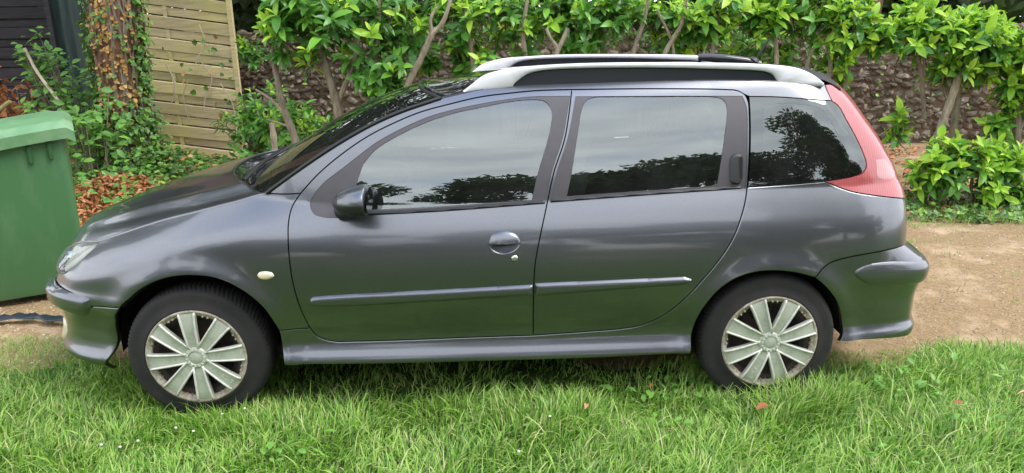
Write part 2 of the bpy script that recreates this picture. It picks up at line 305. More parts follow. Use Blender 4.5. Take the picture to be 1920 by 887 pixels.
SEG={
'door_up':[[1.6015,1.3508],[1.457,1.3486],[1.3351,1.34],[1.2138,1.3275],[1.0801,1.3008],[0.9673,1.2736],[0.8552,1.2321],[0.7452,1.1806],[0.6356,1.1106],[0.547,1.0405],[0.4697,0.9625]],
'door_front':[[0.4697,0.9625],[0.4366,0.9134],[0.4257,0.8604],[0.4258,0.7999],[0.427,0.7216],[0.435,0.6048],[0.4543,0.4968],[0.4769,0.4161],[0.5015,0.3669],[0.5377,0.3462],[0.5885,0.3352]],
'door_bottom':[[0.5885,0.3352],[0.8519,0.3362],[1.1459,0.3406],[1.4187,0.3424]],
'split':[[1.6015,1.3508],[1.5611,1.1614],[1.5123,1.0338],[1.4805,0.9107],[1.4498,0.7971],[1.4263,0.683],[1.4193,0.5914],[1.4174,0.4717],[1.4187,0.3424]],
'rdoor_bottom':[[1.4187,0.3424],[1.6496,0.3525],[1.7896,0.3602],[1.8833,0.375],[1.9709,0.4209],[2.0567,0.5014],[2.1233,0.5798],[2.1927,0.6707],[2.2443,0.7516],[2.2832,0.8358],[2.3092,0.901],[2.3225,0.9514]],
'rdoor_top':[[1.6015,1.3508],[1.9363,1.3497],[2.2546,1.3423],[2.3042,1.3375],[2.3344,1.3222],[2.3469,1.2925],[2.3462,1.2419],[2.3395,1.1472],[2.3307,1.0415],[2.3225,0.9514]],
'ftrim_out':[[1.5923,1.3265],[1.4374,1.3266],[1.334,1.3178],[1.2132,1.301],[1.1175,1.2838],[1.0047,1.2566],[0.8925,1.2132],[0.7812,1.1575],[0.7116,1.1095],[0.642,1.0592],[0.5755,1.0117],[0.5301,0.9634],[0.5092,0.9214],[0.5266,0.8868],[0.5664,0.873],[0.6402,0.8704],[0.748,0.8785]],
'ftrim_bot':[[0.748,0.8785],[1.0383,0.8873],[1.4716,0.9089]],
'ftrim_right':[[1.4716,0.9089],[1.5035,1.034],[1.5522,1.1616],[1.5923,1.3265]],
'fglass':[[[0.6871,0.9051],[0.6996,0.9902],[0.7288,1.0744]],[[0.7288,1.0744],[0.7812,1.1309],[0.8925,1.1927],[1.0046,1.2382],[1.1173,1.2694],[1.2129,1.2866],[1.3336,1.3075],[1.4389,1.3143],[1.4876,1.3053],[1.5107,1.2739],[1.5082,1.2222],[1.4874,1.1482],[1.4486,1.0392],[1.4171,0.9223]],[[1.4171,0.9223],[1.0951,0.908],[0.6873,0.8953]]],
'rtrim':[[[1.6145,1.3242],[1.9555,1.3214],[2.3245,1.316]],[[2.3245,1.316],[2.338,1.2736],[2.3316,1.1474],[2.3157,0.9493]],[[2.3157,0.9493],[1.8741,0.9307],[1.4938,0.9125]],[[1.4938,0.9125],[1.5233,1.0336],[1.5722,1.1612],[1.6145,1.3242]]],
'rglass':[[[1.9552,1.3183],[2.2011,1.3135],[2.2452,1.3002],[2.2549,1.2622],[2.2343,1.149],[2.1954,0.9608]],[[2.1954,0.9608],[1.8745,0.9477],[1.5628,0.9339]],[[1.5628,0.9339],[1.5875,1.0364],[1.6119,1.1543],[1.6377,1.2657],[1.6557,1.3029],[1.6906,1.319],[1.9552,1.3183]]],
'qwin':[[[2.3539,1.3135],[2.5028,1.3097],[3.0215,1.2873]],[[3.0215,1.2873],[3.0451,1.2669],[3.0324,1.2107],[3.0175,1.1349],[3.0056,1.0675],[2.9914,1.0264],[2.9532,0.9975],[2.8837,0.9827],[2.7103,0.9673]],[[2.7103,0.9673],[2.4896,0.9583],[2.3269,0.9535]],[[2.3269,0.9535],[2.3372,1.0627],[2.3441,1.1472],[2.3507,1.2418],[2.3539,1.3135]]],
'qglass':[[[2.4165,1.2726],[2.4286,1.2787],[2.8419,1.2631],[2.8928,1.2385],[2.8941,1.1479],[2.8985,1.0654],[2.8802,1.0245],[2.8224,1.0001],[2.633,0.9945],[2.416,0.9884],[2.3969,1.0017],[2.3997,1.1462],[2.4165,1.2726]]],
'lamp_top':[[3.0215,1.2873],[3.052,1.3236],[3.0885,1.3511]],
'lamp_bot':[[2.7103,0.9673],[2.8445,0.9251],[2.9963,0.8993],[3.1341,0.8782]],
'cant_top':[[3.0885,1.3511],[2.5292,1.371],[2.264,1.3788],[1.8246,1.3837],[1.4737,1.3804],[1.3594,1.3698],[1.2258,1.3574],[1.1247,1.3387],[1.049,1.3236]],
'aps':[[1.049,1.3236],[0.8923,1.2767],[0.7807,1.2332],[0.6721,1.1796],[0.5605,1.1147],[0.4462,1.0415],[0.3217,0.9568]],
'aps_bot':[[0.3217,0.9568],[0.3937,0.958],[0.4697,0.9625]],
'bon':[[0.3217,0.9568],[0.1735,0.9261],[-0.1451,0.8876],[-0.3471,0.8509],[-0.4481,0.8144],[-0.5223,0.7769],[-0.5915,0.7407]],
'hl_back':[[-0.5915,0.7407],[-0.5727,0.7146],[-0.577,0.6741],[-0.6364,0.6148],[-0.7025,0.5941]],
'hl_top':[[-0.5915,0.7407],[-0.7029,0.7183],[-0.8209,0.6811]],
'wb_seam':[[-0.2725,0.5123],[-0.4167,0.5001]],
'farch_up':[[-0.2725,0.5123],[-0.225,0.574],[-0.1485,0.6252],[-0.0683,0.6509],[0.04,0.6575],[0.1438,0.6383],[0.2357,0.5862],[0.3054,0.5137],[0.3405,0.4397],[0.3545,0.4023]],
'farch_low':[[0.3545,0.4023],[0.3581,0.3213],[0.3679,0.2483]],
'fb_arch':[[-0.2725,0.5123],[-0.3355,0.4224],[-0.3647,0.2979],[-0.4483,0.1944]],
'fb_bot':[[-0.4483,0.1944],[-0.5394,0.2037],[-0.5498,0.2282]],
'sillseam':[[0.3545,0.4023],[0.475,0.4026]],
'sill_bot':[[0.3679,0.2483],[0.7375,0.2422],[1.2798,0.2416],[1.7141,0.2422],[2.0926,0.251]],
'rarch':[[2.0926,0.251],[2.0995,0.3292],[2.1293,0.4434],[2.1861,0.5325],[2.2543,0.5854],[2.3336,0.6135],[2.4263,0.6195],[2.5356,0.6058],[2.6292,0.5806]],
'rb_arch':[[2.6292,0.5806],[2.7064,0.5232],[2.771,0.4552],[2.8193,0.3651],[2.8297,0.307],[2.8093,0.271]],
'rb_top':[[2.6292,0.5806],[2.6725,0.6204],[2.7202,0.6423],[2.8333,0.6607],[2.9748,0.671],[3.107,0.6759]],
'rb_bot':[[2.8093,0.271],[2.9716,0.2726],[3.0897,0.2831]],
'strip_f':[[0.4937,0.5353],[0.506,0.5495],[0.5283,0.5538],[1.417,0.5856],[1.417,0.5367],[0.5195,0.5103],[0.4984,0.5181],[0.4937,0.5353]],
'strip_r':[[1.4237,0.5913],[2.0499,0.6008],[2.0824,0.5856],[2.0519,0.5675],[1.4237,0.534]],
'strip_fb':[[-0.4212,0.4933],[-0.4241,0.5301],[-0.4911,0.5415],[-0.6354,0.5496],[-0.6765,0.5447]],
'strip_fb2':[[-0.4212,0.4933],[-0.4548,0.4607],[-0.5385,0.4372],[-0.6309,0.4433]],
'strip_rb':[[3.1453,0.6052],[3.0035,0.6233],[2.8865,0.6118],[2.8449,0.5854],[2.9144,0.5349],[3.0837,0.5031]],
'indic':[[0.2918,0.6487],[0.3015,0.6618],[0.3258,0.6659],[0.3514,0.661],[0.361,0.6473],[0.3492,0.6361],[0.3228,0.631],[0.2996,0.6373]],
'handle':[[1.2356,0.764],[1.2494,0.7952],[1.3019,0.8105],[1.3494,0.7952],[1.3662,0.7675],[1.3504,0.7356],[1.3,0.7171],[1.2502,0.7335]],
'keyhole':[[1.3237,0.7011],[1.3414,0.7161],[1.3586,0.7003],[1.3409,0.6851]],
'rhandle':[[2.2456,1.0644],[2.2577,1.0832],[2.3009,1.0867],[2.3281,1.0862]],
'rh':[[2.2499,0.9833],[2.255,1.0727],[2.2692,1.0872],[2.2964,1.0868],[2.3047,1.0718],[2.2997,0.9823],[2.2859,0.9675],[2.2587,0.9681]],
'hh':[[1.2422,0.766],[1.3009,0.7647],[1.3619,0.7676]],
'mirror':[[0.5935,0.9262],[0.6976,0.9965],[0.7382,0.9667],[0.7374,0.8669]],
'railfoot':[[1.1426,1.3485],[1.3597,1.3738],[1.4132,1.3891],[2.5292,1.371],[3.0792,1.3536]],
'revlens':[[3.0639,1.0441],[3.1301,1.0387],[3.1569,0.9675],[3.0329,0.9727]],
}
# ---------------------------------------------------------------- the car: metric outlines on its side surface (s along the plan curve, z up)
def seg(name,rev=False,i=None):
    q=SEG[name] if i is None else SEG[name][i]
    return list(reversed(q)) if rev else list(q)
def loop(*parts,step=.012):
    pts=[]
    for p in parts:
        c=cat_curve(p,step)
        if pts and np.linalg.norm(c[0]-pts[-1])<1e-3: c=c[1:]
        pts+=list(c)
    if np.linalg.norm(pts[0]-pts[-1])<1e-3: pts=pts[:-1]
    a=np.array(pts); area=.5*np.sum(a[:,0]*np.roll(a[:,1],-1)-np.roll(a[:,0],-1)*a[:,1])
    return a if area>0 else a[::-1]
def loop_normals(a):
    e=np.roll(a,-1,0)-np.roll(a,1,0); n=np.stack([e[:,1],-e[:,0]],1); return n/np.maximum(np.linalg.norm(n,axis=1,keepdims=True),1e-9)
def inside(p,a):
    x,y=p[:,0][:,None],p[:,1][:,None]; x1,y1=a[:,0],a[:,1]; x2,y2=np.roll(x1,-1),np.roll(y1,-1)
    c=((y1>y)!=(y2>y))&(x<(x2-x1)*(y-y1)/np.where(y2==y1,1e-12,y2-y1)+x1)
    return c.sum(1)%2==1
def bdist(p,a):
    b=np.roll(a,-1,0); d=np.full(len(p),9.)
    for i in range(0,len(p),4000):
        q=p[i:i+4000][:,None,:]; ab=(b-a)[None]; t=np.clip(((q-a[None])*ab).sum(-1)/np.maximum((ab**2).sum(-1),1e-12),0,1)
        d[i:i+4000]=np.sqrt((((a[None]+t[...,None]*ab)-q)**2).sum(-1)).min(1)
    return d
def panel(name,outer,mat,parent,holes=(),mode=0,off=0.,gap=.0026,step=.018,depth=.02,pillow=None,mirror=False,both=False,tilt=.0,offf=None,gap_hole=None,nosm=False):
    outer=outer-loop_normals(outer)*gap
    gh=gap if gap_hole is None else gap_hole
    hs=[h+loop_normals(h)*gh for h in holes]
    loops=[outer]+hs
    mn,mx=outer.min(0),outer.max(0)
    gx=np.arange(mn[0]+step/2,mx[0],step); gz=np.arange(mn[1]+step/2,mx[1],step*.75)
    G=np.stack(np.meshgrid(gx,gz),-1).reshape(-1,2)
    if len(G):
        G=G[inside(G,outer)]
        for h in hs: G=G[~inside(G,h)]
        if len(G):
            dd=np.min([bdist(G,l) for l in loops],0); G=G[dd>min(step*.5,.008)]
    pts=[tuple(p) for l in loops for p in l]; ed=[];o=0
    for l in loops: n=len(l); ed+=[(o+i,o+(i+1)%n) for i in range(n)]; o+=n
    nb=o
    # a ring just inside each border keeps the rolled edge narrow
    if pillow is None:
        for l,sg in [(outer,-1)]+[(h,1) for h in hs]:
            R=l+sg*loop_normals(l)*.0045
            ok=inside(R,outer)
            for h in hs: ok&=~inside(R,h)
            dd=np.min([bdist(R,q) for q in loops],0); ok&=dd>.0035
            pts+=[tuple(p) for p in R[ok]]
    pts+=[tuple(p) for p in G]
    res=delaunay_2d_cdt([Vector(p) for p in pts],ed,[],0,1e-6)
    V2=np.array([tuple(v) for v in res[0]]); F=np.array([tuple(f) for f in res[2] if len(f)==3])
    cen=V2[F].mean(1); ok=inside(cen,outer)
    for h in hs: ok&=~inside(cen,h)
    F=F[ok]
    orig=res[3]
    isb=np.zeros(len(V2),bool); outn=np.zeros((len(V2),2))
    ln=np.concatenate([loop_normals(outer)]+[-loop_normals(h) for h in hs])
    remap={}
    for i,o_ in enumerate(orig):
        for q in o_:
            if q<nb: isb[i]=True; outn[i]=ln[q]; remap[q]=i
    O=np.full(len(V2),off)
    if pillow:
        H,w=pillow; d=np.min([bdist(V2,l) for l in loops],0); O=O+H*np.sqrt(np.maximum(0,1-(1-np.minimum(d/w,1))**2))
    if offf is not None: O=O+offf(V2[:,0],V2[:,1])
    if pillow is None: O=O-isb*.0018
    P3=P(V2[:,0],V2[:,1],mode,O)
    e=.008
    O0=O+isb*.0018 if pillow is None else O
    ds=P(V2[:,0]+e,V2[:,1],mode,O0)-P(V2[:,0]-e,V2[:,1],mode,O0); dz=P(V2[:,0],V2[:,1]+e,mode,O0)-P(V2[:,0],V2[:,1]-e,mode,O0)
    Nn=np.cross(ds,dz); Nn/=np.maximum(np.linalg.norm(Nn,axis=1,keepdims=True),1e-12)
    if tilt and pillow is None:
        o3=ds*outn[:,:1]+dz*outn[:,1:]; o3/=np.maximum(np.linalg.norm(o3,axis=1,keepdims=True),1e-12)
        Nn=np.where(isb[:,None],Nn+tilt*o3,Nn); Nn/=np.linalg.norm(Nn,axis=1,keepdims=True)
    # orient faces outward
    f0=np.cross(P3[F[:,1]]-P3[F[:,0]],P3[F[:,2]]-P3[F[:,0]]); flip=(f0*Nn[F[:,0]]).sum(1)<0
    F[flip]=F[flip][:,::-1]
    V=P3; faces=[tuple(f) for f in F]; NV=Nn
    # flange: the folded-in edge
    base=len(V); ex=[];exn=[];q0=0
    for l,sg in [(outer,1)]+[(h,-1) for h in hs]:
        n=len(l); ids=[remap.get(q0+i) for i in range(n)]; q0+=n
        if any(i is None for i in ids): continue
        lnn=loop_normals(l)*sg
        s_=V2[ids]; a=V[ids]; b=P(s_[:,0],s_[:,1],mode,O[ids]-depth)
        o3=P(s_[:,0]+lnn[:,0]*e,s_[:,1]+lnn[:,1]*e,mode,0)-P(s_[:,0],s_[:,1],mode,0); o3/=np.maximum(np.linalg.norm(o3,axis=1,keepdims=True),1e-12)
        st=base+len(ex); ex+=list(a)+list(b); exn+=list(o3)+list(o3)
        for i in range(n):
            j=(i+1)%n; f=(st+i,st+n+i,st+n+j,st+j) if sg>0 else (st+i,st+j,st+n+j,st+n+i)
            faces.append(f)
    if ex: V=np.vstack([V,np.array(ex)]); NV=np.vstack([NV,np.array(exn)])
    if mirror or both:
        Vm=V*np.array([1,-1,1]); Nm=NV*np.array([1,-1,1]); fm=[f[::-1] for f in faces]
        if both: fm=[tuple(i+len(V) for i in f) for f in fm]; V=np.vstack([V,Vm]);NV=np.vstack([NV,Nm]);faces=faces+fm
        else: V,NV,faces=Vm,Nm,fm
    me=mesh(name,V,faces,True,None if (pillow or offf is not None) else NV,50 if (pillow or offf is not None) else None)
    return link(name,me,mat,parent)
car=empty('estate_car',(1.2,0,0),'dark grey metallic estate car with silver roof rails parked on the grass','car')
def S3(name,i=None,rev=False,step=.02,off=0.,mode=0):
    c=cat_curve(seg(name,rev,i),step); return P(c[:,0],c[:,1],mode,off)
fdoor=loop(seg('door_up'),seg('door_front'),seg('door_bottom'),seg('split',True))
ftrim=loop(seg('ftrim_out'),seg('ftrim_bot'),seg('ftrim_right'))
fglass=loop(*[seg('fglass',i=i) for i in range(3)])
rdoor=loop(seg('rdoor_top'),seg('rdoor_bottom',True),seg('split',True))
rtrim=loop(*[seg('rtrim',i=i) for i in range(4)])
rglass=loop(*[seg('rglass',i=i) for i in range(3)])
qwin=loop(*[seg('qwin',i=i) for i in range(4)])
qglass=loop(seg('qglass',i=0))
RT=[SEG['rdoor_top'][3],SEG['rdoor_top'][4]]
cant=loop(seg('cant_top'),seg('aps'),seg('aps_bot'),seg('door_up',True),seg('rdoor_top')[:5],[seg('rdoor_top')[4],seg('qwin',i=0)[0]],seg('qwin',i=0),seg('lamp_top'))
wingl=loop(seg('bon'),seg('hl_back'),[seg('hl_back')[-1],(-.80,.590),(-.95,.585)],[(-.95,.585),(-.95,.556)],[(-.95,.556),(-.80,.556),(-.62,.552),(-.50,.535),(-.45,.50)],[(-.45,.50),seg('wb_seam')[1]],seg('wb_seam',True),seg('farch_up'),seg('sillseam'),
   [seg('sillseam')[1],seg('door_front')[7]],seg('door_front')[:8][::-1],seg('aps_bot',True))
side=loop([seg('sillseam')[1],seg('sillseam')[0]],seg('farch_low'),seg('sill_bot'),seg('rarch'),seg('rb_top'),[seg('rb_top')[-1],(3.32,.677)],[(3.32,.677),(3.32,.845)],[(3.32,.845),seg('lamp_bot')[-1]],seg('lamp_bot',True),seg('qwin',i=2),
   [seg('qwin',i=2)[-1],seg('rdoor_bottom')[-1]],seg('rdoor_bottom',True),seg('door_bottom',True),seg('door_front')[7:][::-1],[seg('door_front')[7],seg('sillseam')[1]])
lamp=loop(seg('lamp_top',True),seg('qwin',i=1),seg('lamp_bot'),[seg('lamp_bot')[-1],(3.32,.848)],[(3.32,.848),(3.325,1.10),(3.30,1.352)],[(3.30,1.352),seg('lamp_top')[-1]])
hl=loop(seg('hl_top'),[seg('hl_top')[-1],(-.93,.650),(-.97,.62)],[(-.97,.62),(-.93,.597),(-.80,.593),seg('hl_back')[-1]],seg('hl_back',True))
fb=loop([(-.4212,.4933),(-.45,.498),(-.50,.533),(-.62,.550),(-.80,.553),(-1.0,.553),(SMIN,.553)],[(SMIN,.553),(SMIN,.17)],[(SMIN,.17),(-.80,.178),(-.60,.183),(-.4581,.1906)],seg('fb_arch',True),seg('wb_seam'))
rb=loop(seg('rb_top'),[seg('rb_top')[-1],(3.35,.672),(3.6,.668),(SMAX,.668)],[(SMAX,.668),(SMAX,.205)],[(SMAX,.205),(3.3,.222),(3.15,.245),(2.97,.265),seg('rb_arch')[-1]],seg('rb_arch',True))
tail=loop([(3.325,.675),(SMAX,.672)],[(SMAX,.672),(SMAX,1.365)],[(SMAX,1.365),(3.305,1.358)],[(3.305,1.358),(3.33,1.10),(3.325,.845),(3.325,.675)])
rglassb=loop([(3.37,.98),(3.36,1.15),(3.35,1.315)],[(3.35,1.315),(SMAX,1.325)],[(SMAX,1.325),(SMAX,.96)],[(SMAX,.96),(3.37,.98)])
grille=loop([(-1.0,.60),(SMIN,.60)],[(SMIN,.60),(SMIN,.555)],[(SMIN,.555),(-1.0,.558)],[(-1.0,.558),(-1.0,.60)])
hd=loop(seg('handle')+seg('handle')[:1],step=.004); hc=hd.mean(0)
for mir in (False,True):
    sd_='far' if mir else 'near'
    d=panel('front_door',fdoor,PAINT,car,[ftrim,hd],mirror=mir,gap_hole=.0)
    d['label']=f'front passenger door on the far side' if mir else 'front door with mirror and oval handle'
    panel('door_trim',ftrim,TRIM,d,[fglass],off=-.003,mirror=mir,gap=0,gap_hole=0,tilt=0)
    panel('window_glass',fglass,GLASS,d,off=-.008,mirror=mir,gap=-.004,depth=.004,tilt=0)
    g=S3('fglass',1,off=.001)
    panel('window_seal',loop(seg('ftrim_bot'),[seg('ftrim_bot')[-1],(seg('ftrim_bot')[-1][0]+.0,seg('ftrim_bot')[-1][1]+.014)],[(q[0],q[1]+.014) for q in seg('ftrim_bot',True)],[(seg('ftrim_bot')[0][0],seg('ftrim_bot')[0][1]+.014),seg('ftrim_bot')[0]]),SEAL,d,off=0,pillow=(.006,.008),mirror=mir,gap=0,step=.007)
    r=panel('rear_door',rdoor,PAINT,car,[rtrim],mirror=mir,gap_hole=0)
    panel('door_trim',rtrim,TRIM,r,[rglass],off=-.003,mirror=mir,gap=0,gap_hole=0,tilt=0)
    panel('window_glass',rglass,GLASS,r,off=-.008,mirror=mir,gap=-.004,depth=.004,tilt=0)
    rb2=seg('rtrim',i=2); rb3=[(rb2[0][0]-.02,rb2[0][1]-.002)]+[tuple(q) for q in rb2[1:]]
    panel('window_seal',loop(rb3,[rb3[-1],(rb3[-1][0],rb3[-1][1]+.013)],[(q[0],q[1]+.013) for q in rb3][::-1],[(rb3[0][0],rb3[0][1]+.013),rb3[0]]),SEAL,r,off=0,pillow=(.006,.008),mirror=mir,gap=0,step=.007)
    rh=loop(seg('rh'),step=.004)
    panel('door_handle',rh,PLASTIC,r,off=.001,mirror=mir,gap=0,step=.006,pillow=(.010,.008))
    zc=rh[:,1].mean(); scx=rh[:,0].mean(); 
    slot=loop([(scx+.004,zc-.045),(scx+.006,zc+.045),(scx+.020,zc+.048),(scx+.019,zc-.043)],[(scx+.019,zc-.043),(scx+.004,zc-.045)],step=.004)
    panel('handle_slot',slot,DARK,r,off=.0115,mirror=mir,gap=0,step=.008,tilt=0,depth=.003)
    panel('rubbing_strip',loop(seg('strip_f')[:4],seg('strip_f')[3:5],seg('strip_f')[4:],step=.008),RUB,d,pillow=(.015,.020),mirror=mir,gap=0,step=.006)
    panel('rubbing_strip',loop(seg('strip_r')[:2],seg('strip_r')[1:4],seg('strip_r')[3:5],[seg('strip_r')[4],seg('strip_r')[0]],step=.008),RUB,r,pillow=(.015,.020),mirror=mir,gap=0,step=.006)
    def dish(s,z,hc=hc,hd=hd):
        rx=(hd[:,0].max()-hd[:,0].min())/2; rz=(hd[:,1].max()-hd[:,1].min())/2
        u=(s-hc[0])/rx; v=(z-hc[1])/rz; rr=np.hypot(u,v); body=np.clip(1-rr**2,0,1)
        flap=sm(-.12,-.02,v)      # upper half is the flap, lower half the scooped dish
        return flap*(.016*np.sqrt(body))+(1-flap)*(-.024*body**.8)
    panel('door_handle',hd,PAINT,d,offf=dish,mirror=mir,gap=0,step=.0035,off=.002)
    panel('keyhole',loop([(np.mean([q[0] for q in seg('keyhole')])+.0135*math.cos(a),np.mean([q[1] for q in seg('keyhole')])+.0125*math.sin(a)) for a in np.linspace(0,2*math.pi,13)],step=.003),CHROME,d,pillow=(.006,.006),mirror=mir,gap=0,step=.004)
    panel('side_panel',side,PAINT,car,mirror=mir,tilt=.8)
    w=panel('front_wing',wingl,PAINT,car,mirror=mir)
    panel('side_indicator',loop(seg('indic')+seg('indic')[:1],step=.004),CREAM,w,pillow=(.009,.014),mirror=mir,gap=0,step=.005)
    panel('roof_side',cant,PAINT,car,mirror=mir)
    q=panel('quarter_window',qwin,FRIT,car,[qglass],off=-.001,mirror=mir,gap=.002,gap_hole=0,tilt=0)
    panel('window_glass',qglass,GLASSQ,q,off=-.003,mirror=mir,gap=-.003,depth=.003,tilt=0)
    t=panel('tail_light',lamp,LAMP,car,off=.003,mirror=mir,gap=.0015)
    panel('reversing_lens',loop(seg('revlens')+seg('revlens')[:1]),LAMP2,t,off=.0045,mirror=mir,gap=0,tilt=0,depth=.004)
    h=panel('headlight',hl,LENS,car,off=.004,mirror=mir,gap=.001,depth=.03,pillow=(.010,.03),step=.01)
    panel('reflector',hl,REFL,h,off=-.022,mirror=mir,gap=.004,depth=.002,pillow=(-.02,.05),step=.01)
    # dark shell behind the panel gaps
    for lp in (fdoor,rdoor):
        zz=lp.copy(); 
    for lp,hh in ((fdoor,[ftrim]),(rdoor,[rtrim]),(side,[]),(wingl,[]),(cant,[])):
        panel('inner_shell',lp,DARK,car,hh,off=-.024,mirror=mir,gap=-.006,gap_hole=-.012,depth=.002,tilt=0,step=.05)
fbo=panel('front_bumper',fb,PAINT,car,both=True,tilt=.7)
sp=loop([(-1.05,.520),(-.90,.535),(-.75,.545)]+seg('strip_fb')[::-1],seg('strip_fb2'),[seg('strip_fb2')[-1],(-.75,.452),(-.90,.458),(-1.05,.470)],[(-1.05,.470),(-1.05,.520)],step=.008)
rbo=panel('rear_bumper',rb,PAINT,car,mode=1,both=True)
sr=loop([(3.55,.585),(3.35,.600),(3.22,.604)]+seg('strip_rb'),[seg('strip_rb')[-1],(3.2,.490),(3.35,.487),(3.55,.487)],[(3.55,.487),(3.55,.585)],step=.008)
for mir in(False,True):
    panel('bumper_strip',sp,RUB,fbo,mirror=mir,pillow=(.020,.038),gap=0,step=.008)
    panel('bumper_strip',sr,RUB,rbo,mode=1,mirror=mir,pillow=(.009,.040),gap=0,step=.008)
    flp=loop([(-.86,.335),(-.80,.37),(-.72,.365),(-.70,.32),(-.74,.28),(-.82,.28),(-.86,.335)],step=.006)
    panel('fog_light',flp,CREAM,fbo,mirror=mir,pillow=(.008,.02),gap=0,step=.008)
panel('lower_grille',loop([(-.98,.25),(-.98,.40)],[(-.98,.40),(SMIN,.42)],[(SMIN,.42),(SMIN,.24)],[(SMIN,.24),(-.98,.25)]),PLASTIC,fbo,off=.003,both=True,depth=.004,tilt=0)
panel('grille',grille,PLASTIC,car,off=.002,both=True,depth=.02)
tg=panel('tailgate',tail,PAINT,car,[rglassb],both=True,gap_hole=0)
panel('rear_window',rglassb,GLASSQ,tg,off=-.003,both=True,gap=-.002,depth=.003,tilt=0)
# top surfaces: cross grids between a near edge curve and its mirror image
def cross_grid(edge,xc,zc,px=2.0,pz=2.4,nu=41,extra=None):
    u=np.linspace(-1,1,nu); V=[]
    for (x,y,z),a,b in zip(edge,xc,zc):
        for t in u:
            dx=a-x; X=x+dx*(1-abs(t)**px); Z=z+(b-z)*(1-abs(t)**pz); Y=y*-t if y<0 else y*t
            V.append([X,abs(y)*t,Z])
    V=np.array(V).reshape(len(edge),nu,3)
    if extra is not None: V=extra(V,u)
    return V
def grid_obj(name,V,mat,parent,thick=.0,sharp=60):
    n,m=V.shape[:2]; me=mesh(name,V.reshape(-1,3),[(i*m+j,(i)*m+j+1,(i+1)*m+j+1,(i+1)*m+j) for i in range(n-1) for j in range(m-1)],True)
    o=link(name,me,mat,parent)
    nrm=np.array([tuple(p.normal) for p in me.polygons]).mean(0)
    if nrm[2]<0: me.flip_normals()
    if thick:
        mo=o.modifiers.new('s','SOLIDIFY'); mo.thickness=thick; mo.offset=-1
    return o
# bonnet
eb=S3('bon',rev=True,step=.02)            # from headlight back to the windscreen
hlt=S3('hl_top',rev=True,step=.02)
front=P(np.array([-1.00,-.95,-.90,-.86]),np.array([.628,.640,.655,.668]))
E=np.vstack([front,hlt,eb[1:]]); E=E[np.r_[True,np.linalg.norm(np.diff(E,axis=0),axis=1)>.004]]
t=np.r_[0,np.cumsum(np.linalg.norm(np.diff(E,axis=0),axis=1))]; tt=np.linspace(0,t[-1],70); E=np.stack([np.interp(tt,t,E[:,i]) for i in range(3)],1)
E[:,1]+=.0025
xcn=-.765+(E[:,0]-E[0,0])*( (.03+.765)/(E[-1,0]-E[0,0]))
zcf=pchip([-.77,-.74,-.68,-.60,-.427,-.2,-.034,.04],[.645,.692,.748,.782,.846,.920,.964,.980])
def crease(V,u):
    x=V[...,0]; au=np.abs(u)[None,:]; c0=.60+.16*sm(-.7,.1,x)
    V[...,2]+=.007*sm(-.72,-.4,x)*np.exp(-((au-c0)/.055)**2)-.006*sm(-.72,-.4,x)*np.exp(-((au-c0-.13)/.07)**2)*(au<1)
    return V
bonnet=grid_obj('bonnet',cross_grid(E,xcn,zcf(xcn),2.2,2.3,73,crease),PAINT,car,.012)
# windscreen
A=S3('aps',rev=True,step=.025,off=-.002); A[:,1]-=0; 
bow=np.interp(A[:,2],[.95,1.33],[.175,.125]); xw=A[:,0]-bow; zw=A[:,2]+np.interp(A[:,2],[.95,1.33],[.0,.022])
WS=cross_grid(A,xw,zw,2.2,2.2,49); ws=grid_obj('windscreen',WS,GLASSW,car)
b=MB()
for sgn in(-1,1):
    b.tube([(x,-sgn*-abs(y)*1 if sgn<0 else -abs(y),z+.002) for x,y,z in A] if sgn>0 else [(x,abs(y),z+.002) for x,y,z in A],.010,6)
b.tube([tuple(p) for p in WS[-1]],.008,6)
b.build('windscreen_seal',SEAL,ws,True)
# scuttle between bonnet and windscreen
Bk=cross_grid(E,xcn,zcf(xcn),2.2,2.3,49,crease)[-1]; Wf=WS[0]
SC=np.stack([Bk*(1-a)+Wf*a-np.array([0,0,.028*math.sin(math.pi*a)+.010*(1-a)]) for a in np.linspace(0,1,8)])
grid_obj('scuttle_panel',SC,GLOSSB,car)
for (u0,u1,o0) in((12,30,.0),(26,42,.03)):
    b=MB(); pa=Vector(Wf[u0])+Vector((-.06,0,-.01)); pb=Vector(WS[3][u1])+Vector((-.02,0,.02))
    pts=[pa.lerp(pb,i/8)+Vector((0,0,.012*math.sin(math.pi*i/8))) for i in range(9)]
    b.tube(pts,[.009]*4+[.006]*5,6); b.build('wiper',PLASTIC,car,True)
# roof
C=S3('cant_top',rev=True,step=.04,off=-.002); C=C[C[:,0]<2.74]
zr=pchip([1.0,1.27,1.7,2.2,2.6,2.8],[1.352,1.398,1.424,1.424,1.402,1.372])
xr=C[:,0]-np.interp(C[:,0],[1.05,1.5,2.4,2.7],[.125,.03,.0,-.10])
RF=cross_grid(C,xr,zr(xr),2.2,2.2,41); roof=grid_obj('roof',RF,GLOSSB,car,.01)
# rear roof spoiler
sx=[(2.70,1.374,.0),(2.78,1.380,.0),(2.88,1.374,.004),(2.98,1.352,.006),(3.045,1.332,.004),(3.05,1.322,0),(2.98,1.318,0),(2.86,1.322,0),(2.80,1.325,0)]
V=[];nu=25
for x,z,c in sx:
    x=2.70+(x-2.70)*.50
    for j in range(nu):
        u=-1+2*j/(nu-1); V.append((x-.085*abs(u)**2.5,u*.478,z+.010+.012*(1-u*u)-.012*abs(u)**4))
link('roof_spoiler',mesh('roof_spoiler',V,[(i*nu+j,(i+1)*nu+j,(i+1)*nu+j+1,i*nu+j+1) for i in range(len(sx)-1) for j in range(nu-1)],True,None,50),PLASTIC,car)
